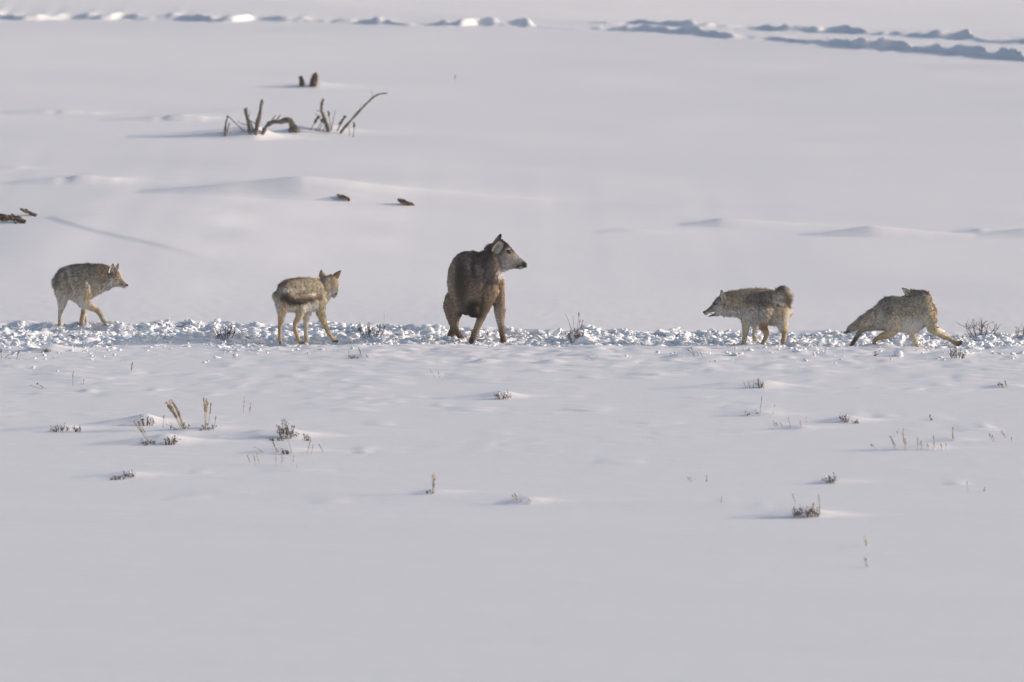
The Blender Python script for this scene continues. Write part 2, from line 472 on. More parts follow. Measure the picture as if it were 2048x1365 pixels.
chunk(1080, 667, .035, .035, .04, 'peaked snow lump on the far lip right of the deer', 0.2, 0.2, 13)
chunk(255, 664, .05, .045, .035, 'snow lump in the track right of the left-most coyote', 0.2, 0.5, 14)
chunk(632, 668, .055, .05, .035, 'snow lump between the legs of the coyote with its tail across its flank', 0.1, 0.5, 15)

# ------------------------------------------------------------------ animals
class Beast:
    def __init__(s, ox, oy, sc, Y0):
        s.ox, s.oy, s.sc, s.Y0 = ox, oy, sc, Y0
        s.ppm = F_PX / ((Y0 + CAM_D) / CT)
        s.u = 1.0 / (sc * s.ppm)
        s.V, s.F, s.n = [], [], 0
        s.earV, s.earF, s.earC, s.en = [], [], [], 0
    def p(s, cx, cy, d):
        return at(s.ox + cx / s.sc, s.oy + cy / s.sc, s.Y0 + d * s.u)
    def inv(s, P):
        a, b = proj(P)
        return (a - s.ox) * s.sc, (b - s.oy) * s.sc
    def rings(s, rings):
        n0 = s.n; K = len(rings[0])
        for r in rings:
            s.V.extend(r); s.n += K
        for i in range(len(rings) - 1):
            for k in range(K):
                a = n0 + i * K + k; b = n0 + i * K + (k + 1) % K
                s.F.append((a, b, b + K)); s.F.append((a, b + K, a + K))
        for i, e in ((0, 1), (len(rings) - 1, 0)):
            c = np.mean(rings[i], axis=0); s.V.append(c); ci = s.n; s.n += 1
            for k in range(K):
                a = n0 + i * K + k; b = n0 + i * K + (k + 1) % K
                s.F.append((ci, b, a) if e else (ci, a, b))
    def loft(s, st, K=20):
        """stations (ax,ay,bx,by,depth,halfdepth) traced edge to edge"""
        st = np.array(st, float)
        t = np.arange(len(st)); tt = np.linspace(0, len(st) - 1, (len(st) - 1) * 4 + 1)
        st = np.stack([catmull(st[:, j], tt) for j in range(6)], 1)
        rs = []
        for a0, a1, b0, b1, d, hd in st:
            A = s.p(a0, a1, d); B = s.p(b0, b1, d); c = (A + B) / 2; u = (A - B) / 2
            v = np.array([0, 1, 0]) * max(hd, 2) * s.u
            rs.append([c + u * math.cos(k * 2 * math.pi / K) + v * math.sin(k * 2 * math.pi / K) for k in range(K)])
        s.cap(rs)
        s.rings(rs)
    def cap(s, rs):                     # rounded ends
        for end in (0, -1):
            r = np.array(rs[end]); c = r.mean(0)
            n = c - np.array(rs[1 if end == 0 else -2]).mean(0)
            n = n / (np.linalg.norm(n) + 1e-9)
            rad = np.linalg.norm(r - c, axis=1).min()
            for q in (0.6, 0.9):
                rr = list(c + (r - c) * math.sqrt(1 - q * q) + n * rad * q)
                if end == 0: rs.insert(0, rr)
                else: rs.append(rr)
    def chain(s, pts, K=14, flatd=1.0):
        """points (cx,cy,depth,r)"""
        pts = np.array(pts, float)
        tt = np.linspace(0, len(pts) - 1, (len(pts) - 1) * 4 + 1)
        pts = np.stack([catmull(pts[:, j], tt) for j in range(4)], 1)
        P = np.array([s.p(*q[:3]) for q in pts])
        T = np.gradient(P, axis=0); T /= np.linalg.norm(T, axis=1)[:, None] + 1e-9
        ref = np.array([0, 1.0, 0])
        rs = []
        for c, t, q in zip(P, T, pts):
            u = np.cross(t, ref)
            if np.linalg.norm(u) < 0.2: u = np.cross(t, [0, 0, 1.0])
            u /= np.linalg.norm(u); v = np.cross(t, u)
            r = q[3] * s.u
            rs.append([c + r * (u * math.cos(a) + v * flatd * math.sin(a)) for a in np.arange(K) * 2 * math.pi / K])
        s.cap(rs)
        s.rings(rs)
    def ell(s, cx, cy, d, rx, ry, rd, ang=0):
        V, F = ico(4) if False else I3
        c = s.p(cx, cy, d); ca, sa = math.cos(R(ang)), math.sin(R(ang))
        P = V * [rx, rd, ry] * s.u
        P = np.stack([P[:, 0] * ca + P[:, 2] * sa, P[:, 1], -P[:, 0] * sa + P[:, 2] * ca], 1) + c
        s.V.extend(P); s.F.extend([tuple(f + s.n) for f in F]); s.n += len(P)
    def ear(s, base, tip, width, d0, d1, face, cup, c_in, c_out, c_rim, round_=0.6):
        """leaf-shaped cupped shell; base/tip pixels, face = unit-ish vector the hollow looks along"""
        B = s.p(base[0], base[1], d0); T = s.p(tip[0], tip[1], d1)
        ax = T - B; L = np.linalg.norm(ax); a = ax / L
        f = np.array(face, float); f -= a * f.dot(a); f /= np.linalg.norm(f)
        side = np.cross(a, f); w = width * s.u
        NU, NV = 8, 9
        G = {}
        for layer in (0, 1):
            for i in range(NV):
                t = i / (NV - 1)
                prof = (0.78 + 0.9 * t * (1 - t)) * (1 - t ** (2.6 if round_ < 0.55 else 1.7)) ** (0.5 if round_ < 0.55 else 0.85) if t < 1 else 0.0
                for j in range(NU):
                    q = j / (NU - 1) * 2 - 1
                    p = B + a * L * (t - 0.12) + side * q * w * prof * 0.5 - f * cup * s.u * (1 - q * q) * (1 - 0.55 * t) * -(-1)
                    if layer: p = p - f * 0.005
                    G[layer, i, j] = s.en; s.en += 1; s.earV.append(p)
                    if layer: s.earC.append(c_out if t < 0.8 else c_rim)
                    else:
                        k_ = 0.12 if (round_ < 0.55 and j < 2) else 0.5 if (j in (3, 4) and t < 0.6) else (0.75 if (i + j) % 3 == 0 else 1.0)
                        s.earC.append(c_rim if (abs(q) > 0.8 or t > 0.85) else tuple(v * k_ for v in c_in))
        for i in range(NV - 1):
            for j in range(NU - 1):
                s.earF.append((G[0, i, j], G[0, i, j + 1], G[0, i + 1, j + 1], G[0, i + 1, j]))
                s.earF.append((G[1, i, j], G[1, i + 1, j], G[1, i + 1, j + 1], G[1, i, j + 1]))
            for j in (0, NU - 1):
                s.earF.append((G[0, i, j], G[0, i + 1, j], G[1, i + 1, j], G[1, i, j]))

def catmull(y, tt):
    y = np.asarray(y, float); n = len(y)
    i = np.clip(np.floor(tt).astype(int), 0, n - 2); f = tt - i
    p0 = y[np.clip(i - 1, 0, n - 1)]; p1 = y[i]; p2 = y[i + 1]; p3 = y[np.clip(i + 2, 0, n - 1)]
    m1 = (p2 - p0) / 2; m2 = (p3 - p1) / 2
    return (2 * f**3 - 3 * f**2 + 1) * p1 + (f**3 - 2 * f**2 + f) * m1 + (-2 * f**3 + 3 * f**2) * p2 + (f**3 - f**2) * m2
I3 = ico(3)

def field(px, py, base, blobs):
    """blobs: (cx,cy,rx,ry,value,strength) laid one over another"""
    base = np.asarray(base, float)
    out = np.tile(base, (len(px), 1)) if base.ndim else np.full(len(px), float(base))
    for cx, cy, rx, ry, v, st in blobs:
        wgt = st * np.exp(-(((px - cx) / rx) ** 2 + ((py - cy) / ry) ** 2) ** 1.5)
        if base.ndim: out = out * (1 - wgt[:, None]) + np.asarray(v, float) * wgt[:, None]
        else: out = out * (1 - wgt) + v * wgt
    return out

def finish(B, name, label, cat, colr, length, flow, grz, voxel=0.0065, n_fur=46000, hooves=None, eyes=(), noses=(), group=None, FURGAIN=8.6):
    base_pt = B.p(*B.root)
    root = empty(name, (base_pt[0], base_pt[1], gz(base_pt[0], base_pt[1])), label, cat, group)
    off = np.array(root.location)
    raw = mesh_np('raw', np.array(B.V), np.array(B.F))
    ro = bpy.data.objects.new('raw', raw); COL.objects.link(ro)
    md = ro.modifiers.new('r', 'REMESH'); md.mode = 'VOXEL'; md.voxel_size = voxel
    sm = ro.modifiers.new('s', 'SMOOTH'); sm.factor = 0.5; sm.iterations = 5
    dg = bpy.context.evaluated_depsgraph_get()
    me0 = bpy.data.meshes.new_from_object(ro.evaluated_get(dg))
    bpy.data.objects.remove(ro)
    nv = len(me0.vertices)
    P = np.empty(nv * 3); me0.vertices.foreach_get('co', P); P = P.reshape(-1, 3)
    Nn = np.empty(nv * 3); me0.vertices.foreach_get('normal', Nn); Nn = Nn.reshape(-1, 3)
    me0.calc_loop_triangles()
    T = np.empty(len(me0.loop_triangles) * 3, dtype=np.int32); me0.loop_triangles.foreach_get('vertices', T); T = T.reshape(-1, 3)
    quads = [tuple(p.vertices) for p in me0.polygons]
    px, py = B.inv(P)
    P = P - Nn * (np.minimum(field(px, py, length[0], length[1]) * 0.30, 0.014))[:, None]     # skin lies under the coat
    c = field(px, py, colr[0], colr[1])
    # body = skin surface + ears, one mesh
    allV = np.concatenate([P, np.array(B.earV)]) if B.en else P
    faces = quads + [tuple(q + nv for q in f) for f in B.earF]
    me = bpy.data.meshes.new('body')
    me.from_pydata([tuple(v - off) for v in allV], [], faces)
    me.polygons.foreach_set('use_smooth', np.ones(len(me.polygons), dtype=bool))
    cols = np.concatenate([c * 0.75, np.array(B.earC)]) if B.en else c * 0.75
    at_ = me.color_attributes.new('Col', 'FLOAT_COLOR', 'POINT')
    at_.data.foreach_set('color', np.concatenate([cols, np.ones((len(cols), 1))], 1).astype(np.float32).ravel())
    bo = link('body', me, M_HIDE, root)
    # fur
    A, Bv, Cv = P[T[:, 0]], P[T[:, 1]], P[T[:, 2]]
    ar = np.linalg.norm(np.cross(Bv - A, Cv - A), axis=1)
    pc = (A + Bv + Cv) / 3
    qx, qy = B.inv(pc)
    ln = field(qx, qy, length[0], length[1])
    wts = ar * (0.012 / np.clip(ln, 0.006, 1)) ** 0.45
    ti = rng.choice(len(T), n_fur, p=wts / wts.sum())
    r1 = np.sqrt(rng.random(n_fur)); r2 = rng.random(n_fur)
    b0, b1, b2 = 1 - r1, r1 * (1 - r2), r1 * r2
    Q = A[ti] * b0[:, None] + Bv[ti] * b1[:, None] + Cv[ti] * b2[:, None]
    N = Nn[T[ti, 0]] * b0[:, None] + Nn[T[ti, 1]] * b1[:, None] + Nn[T[ti, 2]] * b2[:, None]
    N /= np.linalg.norm(N, axis=1)[:, None] + 1e-9
    qx, qy = B.inv(Q)
    fl = field(qx, qy, flow[0], flow[1])           # image flow (dx, dy down)
    D = np.stack([fl[:, 0], np.zeros(n_fur) + rng.normal(scale=0.12, size=n_fur), -fl[:, 1]], 1)
    D += rng.normal(scale=0.22, size=D.shape)
    # clumping
    cl = np.stack([vnoise(qx / 22, qy / 22, 3), vnoise(qx / 22, qy / 22, 6), vnoise(qx / 22, qy / 22, 8)], 1) - 0.5
    D += cl * 0.9
    D -= N * np.sum(D * N, 1)[:, None]
    D /= np.linalg.norm(D, axis=1)[:, None] + 1e-9
    L = field(qx, qy, length[0], length[1]) * rng.uniform(0.6, 1.3, n_fur) * (0.6 + 0.9 * vnoise(qx / 14, qy / 14, 19))
    lift = rng.uniform(0.25, 0.85, n_fur)[:, None]
    d1 = D + N * lift; d1 /= np.linalg.norm(d1, axis=1)[:, None]
    d2 = D + N * lift * 0.5 + np.array([0, 0, -0.12]); d2 /= np.linalg.norm(d2, axis=1)[:, None]
    S = np.cross(D, N); S /= np.linalg.norm(S, axis=1)[:, None] + 1e-9
    wd = (0.0016 + 0.028 * L)[:, None] * rng.uniform(0.7, 1.3, n_fur)[:, None]
    wd = np.clip(wd, 0.0012, 0.0026)
    Q0 = Q - N * 0.002
    a = Q0 - S * wd; b = Q0 + S * wd
    m = Q0 + d1 * (L * 0.5)[:, None]
    m1 = m - S * wd * 0.8; m2 = m + S * wd * 0.8
    tip = m + d2 * (L * 0.5)[:, None]
    FV = np.stack([a, b, m1, m2, tip], 1).reshape(-1, 3) - off
    i0 = np.arange(n_fur) * 5
    # winding so that faces look outward
    FF = np.concatenate([np.stack([i0, i0 + 2, i0 + 1], 1), np.stack([i0 + 1, i0 + 2, i0 + 3], 1), np.stack([i0 + 2, i0 + 4, i0 + 3], 1)])
    v0, v1, v2 = FV[FF[0]]
    if np.dot(np.cross(v1 - v0, v2 - v0), N[0]) < 0: FF = FF[:, ::-1]
    fm = mesh_np('fur', FV, FF, True)
    cc = FURGAIN * field(qx, qy, colr[0], colr[1]) ** 1.9
    cc = cc / (1 + 0.75 * cc)
    cc = (cc * 0.78 + cc.mean(1)[:, None] * 0.22) * [1.04, 0.975, 0.99]
    gz_ = np.clip(field(qx, qy, grz[0], grz[1]), 0, 1)
    tuft = vnoise(qx / 13, qy / 10, 12) * 0.4 + vnoise(qx / 6, qy / 6, 14) * 0.6
    kk = np.clip((tuft - 0.5) * 3.6 + rng.normal(scale=0.45, size=n_fur), -1, 1) * gz_
    mul = np.where(kk > 0, 1 + 0.75 * kk, 1 + 0.78 * kk)
    tipc = cc * mul[:, None]
    tipc = np.clip(tipc * np.where(kk[:, None] > 0.3, [1.0, 1.0, 1.05], [1.0, 1.0, 1.0]), 0.008, 0.8)
    rootc = cc * (1 - 0.25 * gz_[:, None])
    cv = np.stack([rootc, rootc, tipc, tipc, tipc * 0.9], 1).reshape(-1, 3)
    at_ = fm.color_attributes.new('Col', 'FLOAT_COLOR', 'POINT')
    at_.data.foreach_set('color', np.concatenate([cv, np.ones((len(cv), 1))], 1).astype(np.float32).ravel())
    nn = N * 0.8 + d1 * 0.25
    nn /= np.linalg.norm(nn, axis=1)[:, None]
    fm.normals_split_custom_set_from_vertices(np.repeat(nn, 5, axis=0).astype(np.float32))
    link('fur', fm, M_FUR, root)
    # eyes and nose, set onto the surface seen at that spot
    bvh = BVHTree.FromPolygons([tuple(v) for v in P], [tuple(t) for t in T])
    cam_p = Vector((0, -CAM_D, CAM_H))
    def surf(cx, cy):
        d = Vector(ray(B.ox + cx / B.sc, B.oy + cy / B.sc)).normalized()
        loc, nor, _, _ = bvh.ray_cast(cam_p, d)
        return loc, nor
    for nm, lst, mt in (('eye', eyes, M_EYE), ('nose', noses, M_NOSE)):
        for (cx, cy, rx, ry, rd, ang, far) in lst:
            loc, nor = surf(cx, cy)
            if loc is None:
                q = B.p(cx, cy, far or 0); loc = Vector(q)
            elif far and nm == 'eye':
                pass
            V3, F3 = I3
            Pn = V3 * np.array([rx, rd, ry]) * B.u
            ca, sa = math.cos(R(ang)), math.sin(R(ang))
            Pn = np.stack([Pn[:, 0] * ca + Pn[:, 2] * sa, Pn[:, 1], -Pn[:, 0] * sa + Pn[:, 2] * ca], 1)
            q = np.array(loc) + np.array([0, rd * B.u * 0.2, 0])
            link(nm, mesh_np(nm, Pn + q - off, F3), mt, root)
    bpy.data.meshes.remove(me0)
    return root

GREY = (0.24, 0.215, 0.165); CREAM = (0.56, 0.50, 0.39); TAWNY = (0.40, 0.28, 0.15); DARK = (0.07, 0.06, 0.05)
RUFOUS = (0.33, 0.225, 0.13); PALE = (0.60, 0.56, 0.48); FACE = (0.33, 0.27, 0.20); BUFF = (0.46, 0.38, 0.26)
EAR_IN = (0.62, 0.57, 0.49); EAR_OUT = (0.30, 0.20, 0.11); RIM = (0.10, 0.07, 0.05)
GC = 'coyotes around the deer'

# ---- coyote 1, far left, walking right
B = Beast(60, 490, 6.825, 2.05)
B.root = (600, 1110, 0)
B.loft([(352, 430, 352, 600, 0, 60), (385, 355, 380, 690, 0, 120), (445, 306, 460, 745, 0, 148), (560, 268, 560, 752, 0, 150), (680, 252, 680, 800, 0, 150),
        (790, 246, 770, 790, 0, 142), (880, 248, 850, 735, 0, 128), (970, 256, 930, 685, -5, 112), (1050, 272, 1035, 640, -10, 98), (1110, 300, 1110, 605, -15, 88)])
B.loft([(1060, 300, 1050, 600, -15, 84), (1150, 305, 1110, 592, -18, 90), (1210, 345, 1165, 578, -20, 76), (1243, 430, 1200, 576, -22, 50), (1275, 482, 1235, 582, -24, 35),
        (1305, 515, 1265, 588, -26, 28), (1328, 540, 1295, 588, -28, 20)])
B.chain([(440, 560, -70, 120), (443, 690, -70, 92), (440, 780, -65, 70), (428, 860, -60, 48), (412, 950, -60, 31), (405, 1040, -60, 27), (408, 1110, -60, 31), (425, 1135, -60, 30)])
B.chain([(660, 720, 90, 80), (735, 840, 95, 44), (752, 930, 95, 28), (762, 1030, 95, 24), (778, 1090, 95, 27), (795, 1115, 95, 26)])
B.chain([(740, 720, 60, 80), (738, 860, 60, 42), (722, 950, 55, 37), (705, 1030, 50, 34), (700, 1100, 50, 34), (715, 1125, 50, 32)])
B.chain([(740, 560, -80, 110), (735, 700, -95, 95), (755, 790, -95, 72), (835, 852, -95, 54), (915, 893, -95, 43), (965, 960, -95, 36), (1000, 1035, -95, 33), (1030, 1072, -98, 38), (1045, 1085, -98, 30)])
B.chain([(385, 430, -40, 50), (375, 550, -60, 55), (392, 680, -70, 50), (410, 760, -70, 24)])
B.ear((1112, 375), (1140, 236), 108, -112, -100, (0.35, -1, 0), 26, EAR_IN, EAR_OUT, RIM)
B.ear((1178, 335), (1218, 246), 84, 30, 50, (0.9, -0.5, 0), 20, EAR_OUT, EAR_OUT, RIM)
finish(B, 'coyote', 'grey coyote on the far left stepping right with one front paw forward, seen side on', 'coyote',
       ((0.30, 0.265, 0.20), [(620, 330, 330, 130, GREY, .8), (370, 420, 70, 200, (.15, .14, .13), .8), (860, 330, 180, 110, (.2, .18, .14), .6), (1010, 370, 60, 110, RUFOUS, .9),
        (560, 560, 60, 160, (.16, .14, .12), .4), (450, 730, 130, 120, (.47, .41, .33), .9), (640, 760, 160, 90, CREAM, .9), (900, 640, 180, 70, BUFF, .8), (420, 900, 70, 160, (.52, .46, .37), .9),
        (415, 1060, 60, 60, TAWNY, .6), (800, 720, 60, 90, (.26, .21, .15), .7), (750, 830, 80, 60, CREAM, .8), (900, 880, 120, 80, (.45, .36, .25), .9), (940, 870, 40, 40, (.25, .18, .1), .6),
        (1000, 1020, 60, 90, (.45, .36, .25), .9), (700, 1020, 36, 110, TAWNY, .95), (770, 1000, 34, 120, PALE, .95),
        (1090, 590, 80, 50, PALE, .8), (1150, 520, 70, 60, (.52, .47, .4), .8), (1120, 400, 60, 40, (.12, .1, .08), .7), (1215, 380, 40, 60, RUFOUS, .6), (1260, 480, 40, 40, (.28, .2, .14), .9), (1250, 570, 40, 18, PALE, .9),
        (1190, 478, 30, 14, (.06, .05, .04), .6), (1260, 545, 40, 9, (.08, .06, .05), .8),
        (535, 350, 15, 55, PALE, .5), (562, 430, 14, 60, PALE, .55), (590, 510, 13, 60, PALE, .55), (615, 590, 13, 60, PALE, .5), (630, 650, 13, 50, PALE, .4), (795, 510, 13, 55, PALE, .35), (505, 420, 14, 70, DARK, .5)]),
       (0.034, [(600, 320, 380, 130, 0.046, .9), (430, 950, 130, 170, 0.009, 1), (900, 980, 330, 190, 0.009, 1), (1220, 480, 130, 130, 0.008, 1), (440, 760, 120, 100, 0.02, .8), (1040, 450, 70, 180, 0.038, .9)]),
       ((-0.75, 0.65), [(400, 900, 150, 260, (0, 1), 1), (850, 950, 300, 220, (-.3, 1), 1), (500, 420, 200, 200, (-.6, .8), .7), (1150, 450, 150, 150, (-1, .35), .9)]),
       (0.9, [(640, 900, 500, 190, 0.15, 1), (1240, 500, 90, 90, 0.2, 1)]), group=GC,
       eyes=[(1208, 440, 11, 9, 9, 20, 0)], noses=[(1322, 552, 20, 18, 17, 20, 0)])

# ---- coyote 2, seen from behind, tail across its flank
B = Beast(510, 510, 6.825, -0.32)
B.root = (600, 1190, 0)
B.loft([(292, 480, 292, 640, -110, 60), (335, 395, 312, 720, -100, 120), (420, 332, 420, 765, -80, 148), (540, 308, 540, 785, -20, 150), (660, 300, 660, 800, 50, 148),
        (780, 308, 770, 775, 120, 148), (880, 316, 860, 765, 180, 136), (955, 345, 925, 745, 220, 112), (990, 430, 985, 650, 240, 66)])
B.ell(945, 410, 225, 105, 140, 100, 20)
B.ell(1045, 370, 280, 92, 108, 100)
B.ell(1070, 470, 300, 65, 110, 75, -10)
B.chain([(1085, 420, 310, 55), (1096, 480, 360, 40), (1098, 525, 400, 25)])
B.chain([(1080, 400, 300, 60), (1112, 400, 320, 36)])
B.chain([(370, 640, -110, 105), (372, 740, -115, 80), (356, 840, -115, 52), (350, 905, -105, 38), (338, 980, -110, 29), (334, 1080, -110, 27), (341, 1165, -110, 28), (352, 1190, -118, 30)])
B.chain([(600, 640, -20, 110), (618, 740, -50, 82), (602, 840, -60, 54), (552, 925, -50, 38), (542, 1000, -50, 30), (570, 1090, -55, 28), (598, 1165, -60, 30), (640, 1192, -65, 22), (668, 1194, -68, 17)])
B.chain([(720, 700, 140, 90), (702, 830, 140, 56), (696, 930, 140, 42), (694, 1040, 140, 34), (698, 1130, 140, 33), (700, 1170, 135, 36)])
B.chain([(880, 620, 190, 110), (893, 740, 195, 78), (908, 830, 200, 60), (940, 920, 200, 47), (970, 990, 198, 38), (1005, 1065, 195, 33), (1045, 1128, 190, 30), (1085, 1162, 186, 26), (1135, 1170, 184, 19)])
B.loft([(385, 418, 335, 470, -205, 45), (455, 440, 372, 560, -225, 52), (502, 492, 432, 630, -225, 56), (568, 520, 535, 665, -205, 56), (680, 516, 672, 648, -155, 52), (800, 520, 790, 612, -95, 42), (880, 540, 888, 570, -45, 20)])
B.ear((918, 292), (900, 188), 100, 250, 240, (0.1, 1, 0), 22, EAR_OUT, (.38, .28, .18), RIM)
B.ear((1098, 302), (1188, 200), 104, 270, 270, (0.45, 1, 0), 22, EAR_OUT, (.30, .2, .12), RIM)
finish(B, 'coyote', 'tan coyote seen from behind with its dark edged tail swung across its flank', 'coyote',
       ((0.38, 0.33, 0.24), [(360, 380, 110, 90, (.13, .12, .11), .85), (300, 450, 50, 120, (.1, .095, .1), .8), (500, 370, 120, 60, (.17, .15, .12), .7), (700, 360, 230, 80, (.40, .34, .24), .8), (950, 330, 110, 80, (.22, .19, .15), .8),
        (860, 440, 150, 90, (.38, .32, .22), .8), (940, 480, 60, 160, (.30, .26, .2), .6), (320, 650, 60, 100, (.40, .35, .3), .8), (550, 710, 160, 60, (.58, .53, .4), .9), (780, 690, 120, 110, PALE, .9),
        (400, 720, 50, 90, (.40, .25, .11), .7), (600, 780, 90, 90, (.48, .36, .2), .9), (350, 850, 55, 60, (.46, .34, .2), .8), (340, 1000, 45, 170, (.36, .24, .12), .95), (560, 960, 60, 100, TAWNY, .95), (590, 1100, 50, 110, (.38, .27, .15), .9),
        (690, 960, 60, 180, (.56, .50, .36), .95), (700, 1150, 50, 50, (.3, .24, .16), .7), (940, 700, 80, 100, (.46, .36, .2), .9), (880, 800, 60, 90, (.38, .27, .15), .7), (950, 880, 80, 100, (.46, .34, .18), .9), (1010, 1060, 70, 80, (.4, .28, .16), .9), (1110, 1170, 55, 22, (.1, .09, .085), .9), (650, 1192, 45, 18, (.13, .1, .09), .9), (345, 1190, 30, 22, (.16, .12, .09), .9),
        (1090, 330, 60, 60, (.38, .28, .18), .8), (1110, 420, 40, 60, (.44, .33, .2), .8), (1045, 500, 50, 70, (.55, .5, .42), .8), (1030, 600, 40, 60, PALE, .8), (1095, 495, 26, 22, PALE, .8),
        (420, 555, 95, 80, (.07, .066, .06), 1), (540, 618, 120, 62, (.06, .056, .052), 1), (700, 597, 150, 48, (.07, .062, .055), 1), (850, 570, 65, 28, (.06, .05, .045), 1),
        (450, 462, 60, 22, PALE, .9), (590, 524, 90, 13, PALE, .95), (740, 518, 130, 12, PALE, .9)]),
       (0.033, [(600, 330, 400, 110, 0.042, .9), (430, 560, 130, 120, 0.05, 1), (680, 590, 220, 50, 0.048, 1), (340, 1020, 90, 170, 0.009, 1), (590, 1000, 90, 200, 0.009, 1), (700, 1030, 80, 190, 0.010, 1), (1000, 1000, 160, 200, 0.010, 1), (1090, 430, 70, 90, 0.010, 1), (620, 770, 110, 60, 0.02, .8)]),
       ((-0.55, 0.8), [(340, 950, 150, 260, (0, 1), 1), (620, 980, 200, 260, (0, 1), 1), (960, 950, 200, 260, (.2, 1), 1), (430, 580, 120, 90, (.5, 1), .95), (600, 610, 140, 60, (1, .35), 1), (760, 580, 180, 50, (1, .12), 1), (1000, 400, 120, 160, (-.5, .9), .8)]),
       (0.8, [(620, 950, 600, 180, 0.15, 1), (1080, 450, 80, 90, 0.25, 1), (700, 360, 200, 60, 0.55, 1)]), group=GC,
       noses=[(1098, 528, 22, 22, 20, 0, 400)])

# ---- deer
B = Beast(850, 440, 5.25, 0.2)
B.root = (560, 1262, 100)
B.ell(432, 640, 200, 205, 315, 400)
B.ell(500, 690, -20, 225, 300, 240)
B.ell(440, 860, 80, 150, 140, 300)
B.ell(500, 500, 60, 150, 180, 260)
B.ell(600, 720, -60, 170, 230, 170)
B.ell(300, 850, 330, 100, 130, 170, 10)
B.ell(515, 940, -60, 90, 92, 180)
B.loft([(400, 400, 560, 800, -60, 150), (520, 345, 700, 720, -90, 160), (600, 320, 790, 630, -110, 140), (640, 270, 810, 560, -120, 110), (690, 240, 815, 520, -120, 88), (740, 235, 820, 520, -120, 78)])
B.loft([(735, 250, 745, 530, -120, 74), (800, 222, 795, 545, -120, 86), (850, 228, 835, 545, -120, 86), (900, 278, 870, 533, -122, 72), (945, 332, 908, 522, -124, 56), (985, 375, 945, 516, -126, 44), (1022, 408, 978, 514, -128, 37), (1050, 434, 1008, 517, -130, 33), (1066, 456, 1038, 508, -131, 24)])
# left hind leg, folded under
B.chain([(300, 850, 300, 110), (262, 900, 290, 78), (275, 980, 290, 70), (288, 1060, 280, 55), (300, 1130, 270, 42), (275, 1190, 275, 40), (262, 1240, 280, 40), (262, 1275, 280, 36)])
B.chain([(350, 930, 200, 70), (330, 1050, 220, 40), (320, 1130, 200, 36), (345, 1190, 190, 40), (380, 1230, 180, 28), (400, 1260, 175, 26)])
B.chain([(690, 740, -120, 90), (670, 840, -130, 66), (625, 950, -135, 50), (590, 1030, -135, 45), (565, 1090, -135, 42), (535, 1160, -135, 36), (510, 1220, -138, 37), (488, 1275, -140, 34)])
B.chain([(760, 640, -60, 80), (785, 740, -60, 56), (786, 840, -60, 58), (782, 920, -60, 66), (786, 970, -60, 64), (790, 1050, -60, 50), (802, 1130, -60, 38), (812, 1200, -60, 36), (825, 1270, -60, 36)])
DIN, DOUT, DRIM = (0.42, 0.39, 0.35), (0.14, 0.125, 0.11), (0.03, 0.027, 0.025)
B.ear((742, 330), (828, 188), 132, -235, -225, (0.35, -1, -0.1), 36, DIN, DOUT, DRIM, 0.5)
B.ear((735, 262), (812, 136), 84, -40, -30, (0.9, -0.6, 0.2), 30, DOUT, (.3, .27, .25), DRIM, 0.5)
